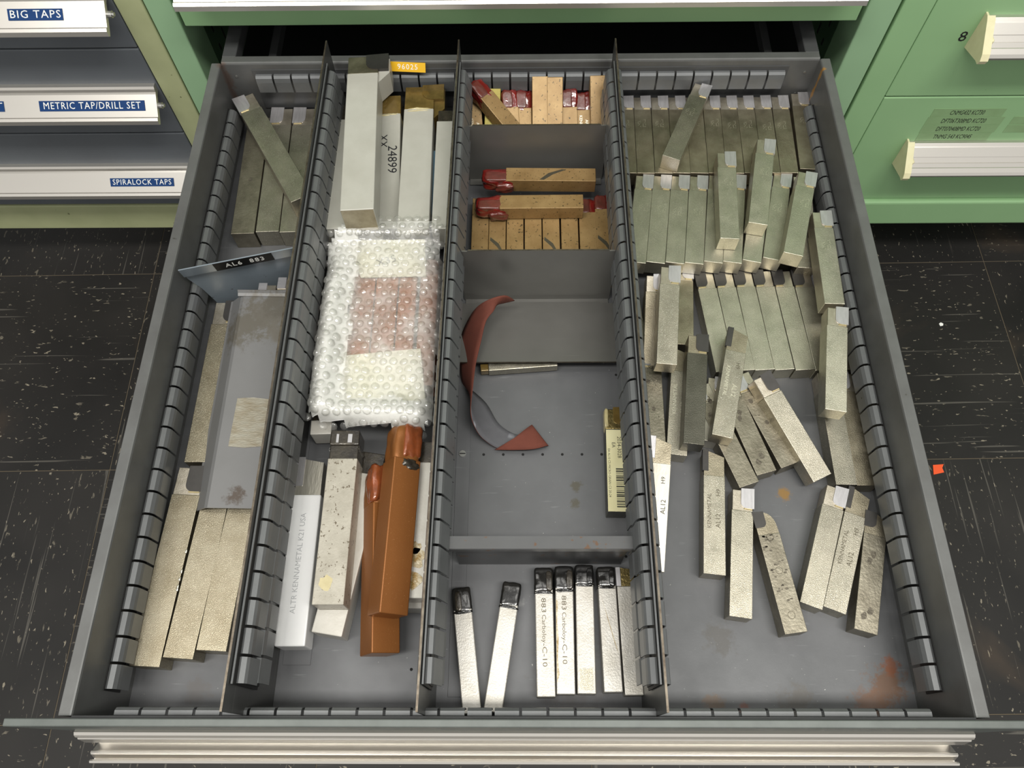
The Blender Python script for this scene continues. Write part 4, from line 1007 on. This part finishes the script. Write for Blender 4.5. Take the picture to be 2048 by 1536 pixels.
# bits of tool heads behind it
for k, (x, y) in enumerate(((-231, 362), (-214, 368))):
    o = tag(empty('tool_bit', (x, y, 24.5)), 'bare tool tip showing behind the folded plate, %s one' % ('left' if k == 0 else 'right'), 'tool bit', 'tips behind the folded plate')
    link('shank', box('shank', -8, 8, -70, -8, 0, 16, 0.4), o, 'nickel')
    link('head', box('head', -8, 8, -8, 3, 0, 15.5, 0.4), o, 'ground_steel')
    link('carbide_tip', box('carbide_tip', -8, 0, -7, 5, 12, 16.5, 0.3), o, 'carbide')

# ------------------------------------------------------------------ tool bits
RNG = random.Random(5)
DOTS = None


def dots_mesh():
    global DOTS
    if DOTS is None:
        bm = bmesh.new()
        r = random.Random(3)
        for line in range(2):
            for k in range(9):
                for q in range(3):
                    if r.random() < 0.55:
                        x, y = 60 + k * 1.15, -4 + line * 5 + q * 1.2
                        add_box(bm, x - 0.25, x + 0.25, y - 0.25, y + 0.25, 0, 0.08)
        DOTS = finish(bm, 'stamped_dots')
    return DOTS


def insert_mesh(L, w, z, side, il, iw, over, th=4.0, rnd=0.45):
    """carbide tip in plan: rounded at its inner rear corner"""
    s = -1 if side == 'R' else 1
    ye = s * (w / 2 + 0.5)
    yi = s * (w / 2 - iw)
    r = iw * rnd
    pts = [(L + over, ye), (L - il, ye)]
    for k in range(6):
        a = k / 5 * math.pi / 2
        pts.append((L - il + r - r * math.cos(a) if False else L - il + r * (1 - math.cos(a)), yi + s * r * (1 - math.sin(a))))
    pts.append((L + over * 0.4, yi))
    bm = bmesh.new()
    add_prism(bm, pts, z - th, z + 0.35, 'z')
    return finish(bm, 'carbide_tip')


def stamp(e, s, size, loc, rev=False, m='stamp_dark', ext=0.06):
    if rev:
        return put_text(s, size, m, e, loc, (-1, 0, 0), (0, -1, 0), ext=ext)
    return put_text(s, size, m, e, loc, (1, 0, 0), (0, 1, 0), ext=ext)


def pits(e, L, w, h, kind, seed):
    r = random.Random(seed)
    spots = {1: [(0.45, 0.0), (0.7, 0.2), (0.82, -0.1)], 2: [(0.12, 0.15), (0.17, -0.1), (0.58, 0.12), (0.64, 0.0)], 3: []}[kind]
    if kind == 3:
        for k in range(34):
            spots.append((0.25 + 0.55 * r.random(), -0.42 + 0.84 * r.random()))
    for (a, b) in spots:
        bm = bmesh.new()
        rad = (2.3 if kind == 2 else 2.0) if kind < 3 else 0.9 + r.random() * 0.6
        n = 10
        pts = []
        for k in range(n):
            t = 2 * math.pi * k / n
            rr = rad * (0.75 + 0.5 * r.random())
            pts.append((a * L + rr * math.cos(t) * (1.2 if kind < 3 else 0.6), b * w + rr * math.sin(t)))
        add_prism(bm, pts, h - 0.2, h + 0.05, 'z')
        link('pit_mark', finish(bm, 'pit_mark'), e, 'dent')
    if kind in (1, 3):
        for a in ((0.85,) if kind == 1 else (0.14, 0.78, 0.5)):
            bm = bmesh.new()
            n = 16
            for k in range(n):
                t0, t1 = 2 * math.pi * k / n, 2 * math.pi * (k + 1) / n
                add_prism(bm, [(a * L + rr * math.cos(t), rr * math.sin(t)) for rr, t in ((2.6, t0), (2.6, t1), (3.0, t1), (3.0, t0))], h - 0.1, h + 0.05, 'z')
            link('ring_mark', finish(bm, 'ring_mark'), e, 'stamp_dark')


def shank_mesh(x0, x1, w, h, c=0.35):
    return box('shank', x0, x1, -w / 2, w / 2, 0, h, c, 2)


def tool(idx, kind, a, t, w, h, side, label, group, ex):
    a, t = Vector(a), Vector(t)
    L = (t - a).length
    d = (t - a).normalized()
    y = Vector((0, 0, 1)).cross(d).normalized()
    z = d.cross(y)
    M = Matrix(((d.x, y.x, z.x, 0), (d.y, y.y, z.y, 0), (d.z, y.z, z.z, 0), (0, 0, 0, 1)))
    org = (a - z * h) * MM
    roll = ex.get('roll', 0)
    M = Matrix.Translation(org) @ M
    if roll:
        M = M @ Matrix.Translation((0, 0, h / 2 * MM)) @ Matrix.Rotation(math.radians(roll), 4, 'X') @ Matrix.Translation((0, 0, -h / 2 * MM))
    e = tag(empty('tool_bit', mtx=M), label, 'tool bit', group or None)
    sh = {0: 'nickel', 1: 'nickel_dark', 2: 'nickel_black'}[ex.get('dark', 0)]
    if w > 21 and kind in ('std', 'plain'):
        sh = 'nickel_gold' if a.y < 340 else 'nickel_dark' if kind == 'x' else 'nickel'
    if ex.get('light'):
        sh = 'nickel_lit'
    if ex.get('bright'):
        sh = 'nickel_bright'
    if ex.get('pits'):
        sh = 'nickel_pitted'
    seed = idx * 1.37
    s = -1 if side == 'R' else 1
    carb = 'carbide_dark' if ex.get('dcarb') else 'carbide'
    if kind in ('std', 'cut', 'nose'):
        hl = w * (1.05 if kind != 'cut' else 1.25)
        link('shank', shank_mesh(0, L - hl, w, h), e, sh)
        if kind == 'std':
            link('head', box('head', L - hl - 0.2, L - 1.0, -w / 2 + 0.5, w / 2 - 0.5, 0.8, h - 0.5, 0.4), e, 'ground_steel' if ex.get('dark') != 2 else 'nickel_dark')
            link('carbide_tip', insert_mesh(L, w, h, side, w * 0.92, w * 0.58, 1.2), e, carb)
            bm = bmesh.new()
            add_box(bm, L - w * 0.92 - 1.1, L - w * 0.92 + 0.4, min(s * w * 0.06, s * w * 0.46), max(s * w * 0.06, s * w * 0.46), h - 3, h + 0.02, 0.3)
            link('braze_line', finish(bm, 'braze_line'), e, 'braze')
        elif kind == 'cut':
            out = [(L - hl - 0.2, -w / 2 + 0.4), (L - 2, -s * (w / 2 - 0.6) if s > 0 else -w / 2 + 0.4), (L - 0.5, -w / 2 + 1.0), (L - 5.5, w / 2 - 0.6), (L - hl - 0.2, w / 2 - 0.4)]
            out = [(L - hl - 0.2, -w / 2 + 0.4), (L - 5.0, -w / 2 + 0.4), (L - 0.5, w / 2 - 4.5), (L - 0.5, w / 2 - 0.5), (L - hl - 0.2, w / 2 - 0.5)]
            link('head', prism('head', out, 0.8, h - 0.6, 'z'), e, 'nickel_dark')
            link('carbide_tip', box('carbide_tip', L - hl * 0.82, L + 1.2, w / 2 - 4.2, w / 2 + 0.9, h - 4, h - 0.3, 0.2), e, 'carbide_dark' if not ex.get('bright') else 'carbide')
        else:
            out = [(L - hl - 0.2, -w / 2 + 0.3)]
            for k in range(7):
                ang = k / 6 * math.pi / 2
                out.append((L - hl * 0.72 + hl * 0.70 * math.sin(ang), -w / 2 + 0.6 + w * 0.55 * (1 - math.cos(ang))))
            out += [(L - 0.5, w / 2 - 0.3), (L - hl - 0.2, w / 2 - 0.3)]
            link('head', prism('head', out, 0.8, h - 0.5, 'z'), e, 'nickel_dark')
            link('carbide_tip', insert_mesh(L, w, h, 'L', w * 0.72, w * 0.5, 0.8), e, 'carbide_dark')
    elif kind == 'plain':
        link('shank', shank_mesh(0, L, w, h), e, sh)
    elif kind in ('wbig', 'wamb', 'wamb2'):
        hl = w * (0.78 if kind == 'wbig' else 1.05)
        link('shank', shank_mesh(0, L - hl, w, h, 0.8), e, 'grey_enamel')
        hm = 'nickel_dark' if kind == 'wbig' else 'amber_wax'
        if kind == 'wbig':
            link('bare_end', box('bare_end', -0.15, 0.6, -w / 2 + 0.6, w / 2 - 0.6, 0.6, h - 0.6), e, 'nickel_dark')
        link('head', box('head', L - hl - 0.2, L, -w / 2 - (0 if s > 0 else 0.0), w / 2, 0.5, h - 1, 1.0, 2), e, hm)
        wing = [(L - hl - w * 0.35, s * (w / 2 - 0.5)), (L - hl + w * 0.1, s * (w / 2 + w * 0.36)), (L - 2, s * (w / 2 + w * 0.36)), (L - 2, s * (w / 2 - 0.5))]
        link('offset_wing', prism('offset_wing', wing, 2, h - 3.5, 'z'), e, 'grey_enamel' if kind == 'wbig' else 'amber_wax')
        link('carbide_tip', insert_mesh(L, w + w * 0.7 * 0.9, h - 0.4, side, w * 0.62, w * 0.72, 2.0, 6), e, 'carbide_dark' if kind == 'wbig' else 'amber_wax')
        if kind != 'wbig':
            link('wax_edge', blob('wax_edge', L - hl - 1, 0, h / 2, w * 0.22, w * 1.03, h * 1.03, seed, 0.12), e, 'pale_wax')
        if ex.get('text') == 'hand':
            put_text('24899', 13, 'marker_ink', e, (L * 0.50, -3.0, h + 0.1), (-1, 0, 0), (0, -1, 0), name='handwriting', ext=0.05)
            put_text('XX', 11, 'marker_ink', e, (L * 0.64, 6, h + 0.1), (-1, 0, 0), (0, -1, 0), name='handwriting', ext=0.05)
    elif kind in ('wplain', 'wplain2', 'splain', 'blue'):
        m = {'wplain': 'grey_enamel', 'wplain2': 'nickel', 'splain': 'white_enamel', 'blue': 'pale_blue'}[kind]
        hl = w * 0.8
        link('shank', shank_mesh(0, L - hl, w, h, 0.7), e, m)
        link('head', box('head', L - hl - 0.3, L, -w / 2 + 0.8, w / 2 - 0.8, 0.5, h - 1.2, 0.8, 2), e, 'amber_wax' if kind == 'wplain2' else 'black_grime')
        if ex.get('stain'):
            for (x, rr) in ((14, 7.5), (30, 8.5), (38, 5.0)):
                r = random.Random(x)
                pts = [(x + rr * (0.7 + 0.5 * r.random()) * math.cos(k * 0.449), rr * (0.7 + 0.5 * r.random()) * math.sin(k * 0.449) + 1) for k in range(14)]
                link('residue', prism('residue', pts, h - 0.2, h + 0.5, 'z'), e, 'residue')
    elif kind == 'scut':
        hl = 32
        link('shank', shank_mesh(0, L - hl, w, h, 1.2), e, 'silver_enamel')
        out = [(L - hl - 0.2, -w / 2 + 1.2), (L - 3.5, -w / 2 + 1.2), (L - 0.5, w / 2 - 7), (L - 0.5, w / 2 - 1.0), (L - hl - 0.2, w / 2 - 1.0)]
        link('head', prism('head', out, 0.8, h - 2.0, 'z'), e, 'nickel_bright')
        link('carbide_tip', box('carbide_tip', L - 24, L + 1.5, w / 2 - 7.0, w / 2 + 0.6, h - 8, h - 1.2, 0.3), e, 'carbide')
        put_text('ALTR KENNAMETAL K21 USA', 6.0, 'stamp_grey', e, (64, 0.5, h), (1, 0, 0), (0, 1, 0), ext=0.2, width=80)
    elif kind == 'sstep':
        hl = 25
        link('shank', shank_mesh(0, L - hl, w, h, 0.6), e, 'grey_enamel_worn')
        link('head', box('head', L - hl - 0.3, L - 13, -w / 2 + 0.4, w / 2 - 0.4, 0.8, h - 1.6, 0.8, 2), e, 'black_grime')
        link('head_step', box('head_step', L - 16, L - 12.4, -w / 2 - 0.2, w / 2 + 0.2, 0.6, h - 3.2, 0.6, 2), e, 'black_grime')
        link('head_cap', box('head_cap', L - 12.8, L, -w / 2 + 0.2, w / 2 + 0.4, 0.4, h - 0.6, 1.2, 2), e, 'black_grime')
        for k in range(2):
            link('bare_patch', box('bare_patch', L - 11, L - 3.5, (-6 if k else 5), (-2.5 if k else 7), h - 0.7, h - 0.45), e, 'carbide')
        bm = bmesh.new()
        r = random.Random(2)
        add_prism(bm, [(16 + 6 * (0.7 + 0.4 * r.random()) * math.cos(k * 0.449), 3 + 6 * (0.7 + 0.4 * r.random()) * math.sin(k * 0.449)) for k in range(14)], h - 0.2, h + 0.06, 'z')
        link('oil_stain', finish(bm, 'oil_stain'), e, 'pale_wax')
    elif kind in ('orange', 'orange2'):
        hl = 36 if kind == 'orange' else 38
        link('shank', shank_mesh(0, L - hl + 6, w, h, 0.9), e, 'copper_paint')
        link('wax_head', blob('wax_head', L - hl / 2 - 1, 0, h * 0.48, hl, w * 0.98, h * 0.98, seed, 0.08, 9, 6), e, 'copper_paint')
        link('wax_cap', blob('wax_cap', L - hl * 0.40, -w * 0.16 if kind == 'orange' else w * 0.2, h * 0.74, hl * 0.82, w * 0.72, h * 0.62, seed + 3, 0.16, 9, 5), e, 'copper_wax')
        link('wax_drip', blob('wax_drip', L - hl * 0.95, -w * 0.12, h * 0.86, 9, w * 0.62, h * 0.36, seed + 7, 0.3, 8, 4), e, 'copper_wax' if kind == 'orange2' else 'black_grime')
    elif kind in ('bplain', 'bwax'):
        m = 'brass_paint_yellow' if 'yellowish' in label else 'brass_paint'
        hl = (30 if 'crosswise' in label else 24) if kind == 'bwax' else 0
        link('shank', shank_mesh(0, L - hl * 0.75, w, h, 0.5), e, m)
        if kind == 'bwax':
            link('wax_head', blob('wax_head', L - hl / 2, 0, h * 0.48, hl * 1.05, w * 1.08, h * 1.0, seed, 0.18, 8, 5), e, 'red_wax')
            if 'crosswise' in label:
                link('wax_lump', blob('wax_lump', L - hl * 0.7, w * 0.45, h * 0.35, hl * 0.6, w * 0.5, h * 0.7, seed + 5, 0.3, 7, 4), e, 'red_wax_dull')
            link('wax_cap', blob('wax_cap', L - hl * 0.42, s * w * 0.16, h * 0.86, hl * 0.74, w * 0.66, h * 0.34, seed + 2, 0.10, 8, 7), e, 'red_wax_dull')
        if 'letters' in label:
            put_text('KENNAMETAL', 4.2, 'stamp_bright', e, (L * 0.45, 3, h), (-1, 0, 0), (0, -1, 0), ext=0.25)
            put_text('AR12 K68', 4.2, 'stamp_bright', e, (L * 0.45, -3, h), (-1, 0, 0), (0, -1, 0), ext=0.25)
        elif idx % 3 == 0:
            link('smudge', prism('smudge', [(L * 0.3, -w * 0.4), (L * 0.42, -w * 0.1), (L * 0.5, w * 0.4), (L * 0.46, w * 0.42), (L * 0.38, 0), (L * 0.26, -w * 0.38)], h - 0.1, h + 0.04, 'z'), e, 'stamp_dark')
    elif kind == 'cream':
        hl = 20
        link('shank', shank_mesh(0, L - hl, w, h, 0.4), e, 'nickel_black')
        link('head', box('head', L - hl - 0.2, L - 1, -w / 2 + 0.5, w / 2, 0.5, h - 0.8, 1.2, 2), e, 'brass_head')
        link('carbide_tip', insert_mesh(L, w, h, 'R', 15, 9, 0.6), e, 'amber_wax')
        link('wax_edge', blob('wax_edge', L - hl * 0.5, w * 0.42, h * 0.6, hl, 4, h * 0.8, 2.0, 0.1), e, 'pale_wax')
        link('paper_label', box('paper_label', 0.5, L - hl - 1, -w / 2 + 0.4, w / 2 - 0.4, h - 0.1, h + 0.15), e, 'cream_label')
        put_text('2034-3028', 4.6, 'black_print', e, (L - hl - 17, -3.2, h + 0.16), (-1, 0, 0), (0, -1, 0), ext=0.03)
        put_text('EA', 4.2, 'black_print', e, (L - hl - 15, 1.6, h + 0.16), (-1, 0, 0), (0, -1, 0), ext=0.03)
        put_text('EA AL10 C5 MICRO-GRAIN C3 20-24', 2.7, 'black_print', e, (34, 5.6, h + 0.16), (-1, 0, 0), (0, -1, 0), ext=0.03)
        bm = bmesh.new()
        r = random.Random(9)
        x = 4.0
        while x < 38:
            wd = r.choice((0.35, 0.35, 0.7, 1.0))
            add_box(bm, x, x + wd, -6.6, 0.2, h + 0.14, h + 0.19)
            x += wd + r.choice((0.4, 0.5, 0.9))
        link('barcode', finish(bm, 'barcode'), e, 'black_print')
    elif kind in ('kblack', 'kbare'):
        n = ex['n']
        hl = 20.5 if n < 4 else 17
        link('shank', shank_mesh(0, L - hl * 0.85, w, h, 0.7), e, 'silver_bar')
        if kind == 'kblack':
            link('dipped_tip', blob('dipped_tip', L - hl / 2, 0, h * 0.50, hl, w * 1.10, h * 1.06, seed, 0.05, 9, 7), e, 'black_dip')
            if n not in (1,):
                link('tip_ridge', blob('tip_ridge', L - hl * 0.55, -w * 0.30 if n != 0 else w * 0.2, h * 1.02, hl * 0.75, w * 0.35, 2.2, seed + 1, 0.1, 6, 4), e, 'black_grime' if n in (2, 3, 0) else 'black_dip')
            link('dip_edge', blob('dip_edge', L - hl + 0.6, 0, h * 0.5, 2.6, w * 1.08, h * 1.07, seed + 4, 0.12, 6, 8), e, 'black_dip')
        else:
            out = [(L - hl - 0.2, -w / 2 + 0.4), (L - 1.5, -w / 2 + 0.4), (L, w / 2 - 3.6), (L - hl - 0.2, w / 2 - 3.4)]
            link('head', prism('head', out, 0.5, h - 0.5, 'z'), e, 'brass_head')
            link('carbide_tip', box('carbide_tip', L - hl * 0.85, L + 0.6, w / 2 - 3.4, w / 2 + 0.4, h - 4, h, 0.2), e, 'carbide')
        if n == 0:
            link('bare_spot', blob('bare_spot', L - 8, w * 0.22, h * 1.03, 7, 4.5, 1.6, 3.0, 0.1, 6, 2.5), e, 'carbide')
        if ex.get('text') == '883':
            for s_, px, sz, wd in (('883', 67, 5.2, 11), ('Carboloy', 49.5, 4.6, 21), ('-C-10', 30, 5.2, 17)):
                put_text(s_, sz, 'stamp_dark', e, (px, 0.6, h - 0.02), (-1, 0, 0), (0, -1, 0), ext=0.06, width=wd)
        if n == 5:
            link('scratch', prism('scratch', [(L - hl - 4, 5.6), (L - hl - 46, -4.8), (L - hl - 50, -5.6), (L - hl - 40, -2.6)], h - 0.1, h + 0.04, 'z'), e, 'residue')
        if n == 4:
            link('worn_patch', box('worn_patch', 3, 18, -5, 5, h - 0.1, h + 0.04, 0.03), e, 'nickel')
        if n == 3:
            link('rust_edge', prism('rust_edge', [(8, 6.7), (70, 6.7), (68, 5.2), (52, 6.0), (40, 4.9), (26, 5.9), (14, 4.6)], h - 0.1, h + 0.04, 'z'), e, 'residue')
    # extras
    tx = ex.get('text')
    if tx in ('k', 'k2'):
        rev = tx == 'k2'
        stamp(e, 'KENNAMETAL', 4.6, (52, 4.0, h), rev, m='stamp_bright' if 'green' in label else 'stamp_dark')
        stamp(e, 'AL12', 5.6, (44, -3.2, h), rev, m='stamp_bright' if 'green' in label else 'stamp_dark')
        stamp(e, 'H9', 5.2, (68, -3.4, h), rev)
    elif tx == 'al12':
        stamp(e, 'AL12', 5.6, (52, -4.6, h), m='black_print')
        stamp(e, 'H9', 5.0, (74, -3.4, h), m='black_print')
    if ex.get('dots'):
        o = link('stamped_dots', dots_mesh(), e, 'stamp_bright')
        o.location = ((RNG.random() * 6 - 4) * MM, (RNG.random() * 4 - 2) * MM, h * MM)
    if ex.get('pits'):
        pits(e, L, w, h, ex['pits'], idx)
    if 'chipped' in label:
        for k, x in enumerate((58, 60, 66, 72, 88)):
            link('edge_chip', blob('edge_chip', x, -w / 2 + 0.2, h - 0.2, 3.4, 1.6, 1.4, k, 0.3, 4, 3), e, 'stamp_bright')
    return e


for k, row in enumerate(TOOLS):
    tool(k, *row)

# yellow embossed tag on the biggest painted bit
M = Matrix.Translation((-0.112, 0.600, 0.076)) @ Matrix.Rotation(math.radians(-4), 4, 'Z') @ Matrix.Rotation(math.radians(58), 4, 'X')
e = tag(empty('embossed_tag', mtx=M), 'yellow embossed plastic tag reading 96025 at the back panel', 'tag')
link('tape', box('tape', -18, 18, -4.6, 4.6, 0, 0.4), e, 'tape_yellow')
put_text('96025', 7.2, 'white_print', e, (0, 0, 0.4), (1, 0, 0), (0, 1, 0), ext=0.15, sp=1.2)

# ------------------------------------------------------------------ sandpaper strip
RIB = [((-4.8, 354.8, 28.0), (-16.5, 353.6, 25.0)), ((-13.8, 351.5, 42.0), (-21.0, 347.5, 32.0)), ((-30.8, 348.4, 38.0), (-23.9, 340.0, 34.0)),
       ((-43.9, 345.5, 22.0), (-30.7, 330.6, 32.0)), ((-54.6, 327.2, 10.0), (-35.0, 310.8, 30.0)), ((-55.4, 309.8, 6.0), (-39.2, 289.7, 28.0)),
       ((-52.7, 283.0, 4.0), (-41.2, 265.5, 30.0)), ((-41.5, 274.0, 1.5), (-42.5, 243.9, 28.0)), ((-30.1, 262.2, 1.5), (-39.6, 233.9, 18.0)),
       ((-18.4, 242.3, 1.5), (-31.4, 225.2, 8.0)), ((-1.9, 232.6, 1.5), (-13.7, 218.0, 2.0)), ((8.6, 240.4, 2.0), (19.6, 220.4, 2.0)),
       ((9.8, 239.9, 6.0), (23.2, 220.4, 6.0)), ((4.1, 233.9, 10.0), (8.4, 215.7, 9.0)), ((-4.8, 226.7, 9.0), (-22.5, 217.1, 4.5))]


def catmull(P, n):
    out = []
    for k in range(len(P) - 1):
        p0, p1, p2, p3 = P[max(0, k - 1)], P[k], P[k + 1], P[min(len(P) - 1, k + 2)]
        for j in range(n):
            t = j / n
            out.append(0.5 * ((2 * p1) + (p2 - p0) * t + (2 * p0 - 5 * p1 + 4 * p2 - p3) * t * t + (3 * p1 - p0 - 3 * p2 + p3) * t ** 3))
    out.append(P[-1])
    return out


ra = catmull([Vector(a) for a, b in RIB], 5)
rb = catmull([Vector(b) for a, b in RIB], 5)
bm = bmesh.new()
rows = []
for a, b in zip(ra, rb):
    rows.append([a.lerp(b, j / 5) for j in range(6)])
n = len(rows)
nor = []
for k in range(n):
    du = rows[min(n - 1, k + 1)][2] - rows[max(0, k - 1)][2]
    dw = rows[k][5] - rows[k][0]
    nor.append(du.cross(dw).normalized())
T2 = 0.35
vt = [[bm.verts.new(p + nor[k] * T2) for p in r] for k, r in enumerate(rows)]
vb = [[bm.verts.new(p - nor[k] * T2) for p in r] for k, r in enumerate(rows)]
for k in range(n - 1):
    for j in range(5):
        f1 = bm.faces.new((vt[k][j], vt[k + 1][j], vt[k + 1][j + 1], vt[k][j + 1]))
        f2 = bm.faces.new((vb[k][j], vb[k][j + 1], vb[k + 1][j + 1], vb[k + 1][j]))
        f1.material_index = 0
        f2.material_index = 1
    for vj, flip in ((0, 0), (5, 1)):
        bm.faces.new((vt[k][vj], vb[k][vj], vb[k + 1][vj], vt[k + 1][vj]) if not flip else (vt[k][vj], vt[k + 1][vj], vb[k + 1][vj], vb[k][vj]))
bm.faces.new([v for v in vt[0]] + [v for v in reversed(vb[0])])
bm.faces.new([v for v in reversed(vt[-1])] + [v for v in vb[-1]])
bmesh.ops.scale(bm, vec=(MM, MM, MM), verts=bm.verts)
me = bpy.data.meshes.new('sandpaper_strip')
bm.to_mesh(me)
bm.free()
for p_ in me.polygons:
    p_.use_smooth = True
me.materials.append(MATS['sand_red'])
me.materials.append(MATS['sand_back'])
o = link('sandpaper_strip', me)
tag(o, 'twisted strip of red-brown sandpaper with grey backing', 'sandpaper')

# ------------------------------------------------------------------ bubble-wrapped bits
OUTL = [(-177, 400), (-163, 416), (-122, 420), (-75, 420), (-70, 386), (-69, 320), (-71, 256), (-72, 224), (-84, 217), (-116, 221), (-146, 223), (-167, 226), (-176, 230), (-178, 252), (-178, 276), (-178, 303), (-177, 326), (-177, 368)]
for k, (x0, x1, y0) in enumerate(((-152, -131, 262), (-130, -110, 258), (-109, -93, 262), (-90, -74, 260))):
    z0 = 22 + (k % 2) * 0.6
    e = tag(empty('tool_bit', ((x0 + x1) / 2, y0, z0)), '%s copper-coloured bit from the left inside the bubble wrap' % ('first', 'second', 'third', 'fourth')[k], 'tool bit', 'copper bits inside the bubble wrap')
    w = (x1 - x0) / 2
    link('shank', box('shank', -w, w, 0, 112, 0, 24, 0.8, 2), e, 'copper_bar')
    link('dipped_tip', blob('dipped_tip', 0, 120, 12, 2 * w, 22, 24, k, 0.08), e, 'copper_wax')
for nm, pts, z, lab in (('paper_note', [(-161, 408), (-88, 409), (-85, 368), (-144, 367)], 48.4, 'white paper note at the far end inside the bubble wrap'),
                        ('paper_note', [(-154, 287), (-86, 294), (-79, 243), (-152, 240)], 48.4, 'white paper note at the near end inside the bubble wrap')):
    o = link(nm, prism(nm, pts, z, z + 0.3, 'z'), None, 'paper')
    tag(o, lab, 'paper', 'paper notes inside the bubble wrap')
    if 'far' in lab:
        put_text('X35', 11, 'marker_ink', o, (-122, 385, z + 0.32), (0.9, 0.3, 0), (-0.3, 0.9, 0), name='handwriting', ext=0.03)


def inside(x, y, poly):
    c = False
    j = len(poly) - 1
    for i in range(len(poly)):
        xi, yi = poly[i]
        xj, yj = poly[j]
        if (yi > y) != (yj > y) and x < (xj - xi) * (y - yi) / (yj - yi) + xi:
            c = not c
        j = i
    return c


def edge_dist(x, y, poly):
    best = 1e9
    for i in range(len(poly)):
        ax, ay = poly[i]
        bx, by = poly[(i + 1) % len(poly)]
        t = max(0, min(1, ((x - ax) * (bx - ax) + (y - ay) * (by - ay)) / ((bx - ax) ** 2 + (by - ay) ** 2)))
        best = min(best, math.hypot(x - ax - t * (bx - ax), y - ay - t * (by - ay)))
    return best


def pillow(x, y):
    d = edge_dist(x, y, OUTL) if inside(x, y, OUTL) else 0
    k = min(1.0, d / 16.0)
    e0 = 36 + 28 * max(0.0, min(1.0, (y - 376) / 32))
    base = e0 + (57 - e0) * math.sqrt(1 - (1 - k) ** 2) if e0 < 57 else e0
    flap = 0
    if x < -150:
        flap = 9 * min(1, (-150 - x) / 14) * min(1, max(0, (400 - y) / 60))
    if y < 245:
        flap = max(flap, 5 * min(1, (245 - y) / 14))
    return base + flap + (2.0 * noise.noise(Vector((x * 0.06, y * 0.06, 1.7))) + 1.6 * noise.noise(Vector((x * 0.17, y * 0.17, 4.1)))) * k


def sheet(name, fn, m, parent, lift=0.0, test=None, step=3.0):
    bm = bmesh.new()
    V = {}
    nx, ny = int(116 / step), int(220 / step)
    for i in range(nx + 1):
        for j in range(ny + 1):
            x, y = -181 + i * step, 208 + j * step
            if inside(x, y, OUTL) and (test is None or test(x, y)):
                V[(i, j)] = bm.verts.new((x, y, fn(x, y) + lift))
    for (i, j) in list(V):
        q = [V.get(t) for t in ((i, j), (i + 1, j), (i + 1, j + 1), (i, j + 1))]
        if all(q):
            bm.faces.new(q)
    return link(name, finish(bm, name, True), parent, m)


bw = empty('bubble_wrap', (-120, 310, 0))
tag(bw, 'crumpled clear bubble wrap parcel holding paper notes and copper bits', 'bubble wrap')
inv = Matrix.Translation((0.12, -0.31, 0))


def bwp(o):
    o.matrix_parent_inverse = inv
    return o


bwp(sheet('film', pillow, 'wrap_film', bw))
milky = lambda x, y: x < -146 - 6 * noise.noise(Vector((y * 0.05, 0, 0))) or y < 246 + 8 * noise.noise(Vector((x * 0.05, 3, 0)))
bwp(sheet('folded_layer', pillow, 'wrap_milky', bw, -2.0, milky))
bm = bmesh.new()
r = random.Random(8)
P = 8.8
for j in range(-1, 31):
    for i in range(-1, 16):
        x = -182 + i * P + (P / 2 if j % 2 else 0) + r.uniform(-1.0, 1.0)
        y = 208 + j * P * 0.866 + r.uniform(-1.0, 1.0)
        if not inside(x, y, OUTL):
            if edge_dist(x, y, OUTL) > 3.0:
                continue
        z = pillow(x, y)
        e1 = Vector((2, 0, pillow(x + 1, y) - pillow(x - 1, y)))
        e2 = Vector((0, 2, pillow(x, y + 1) - pillow(x, y - 1)))
        nn = e1.cross(e2).normalized()
        if nn.z < 0.35:
            nn = (nn + Vector((0, 0, 0.6))).normalized()
        R = nn.to_track_quat('Z', 'Y').to_matrix()
        rad = 3.7 + r.uniform(-0.3, 0.4)
        hgt = 1.9 + r.uniform(-0.7, 0.5)
        rings = []
        for a in (0.0, 0.30, 0.62, 0.95):
            ang = a * math.pi / 2
            rr, zz = rad * math.cos(ang) ** 0.7, hgt * math.sin(ang)
            rings.append([bm.verts.new(Vector((x, y, z)) + R @ Vector((rr * math.cos(t * math.pi / 5), rr * math.sin(t * math.pi / 5), zz - 0.5))) for t in range(10)])
        for a, b in zip(rings, rings[1:]):
            for t in range(10):
                bm.faces.new((a[t], a[(t + 1) % 10], b[(t + 1) % 10], b[t]))
        bm.faces.new(rings[-1])
bwp(link('bubbles', finish(bm, 'bubbles', True), bw, 'wrap_bubble', kind='stuff'))

# ------------------------------------------------------------------ small litter
bm = bmesh.new()
add_prism(bm, [(0, 0), (14, 3), (13, 9), (16, 14), (2, 13)], 0, 0.6, 'z')
o = link('plastic_scrap', finish(bm, 'plastic_scrap'), None, 'orange_scrap', (530, 304, FZ + 0.1))
tag(o, 'torn orange plastic scrap on the black floor beside the drawer', 'scrap')
bm = bmesh.new()
add_prism(bm, [(0, 0), (4, 1), (5, 4), (2, 6), (-1, 4)], 0, 0.6, 'z')
o = link('paper_scrap', finish(bm, 'paper_scrap'), None, 'white_print', (590, 523, FZ + 0.1))
tag(o, 'tiny white paper scrap on the floor right of the drawer', 'scrap')
bpy.context.view_layer.update()
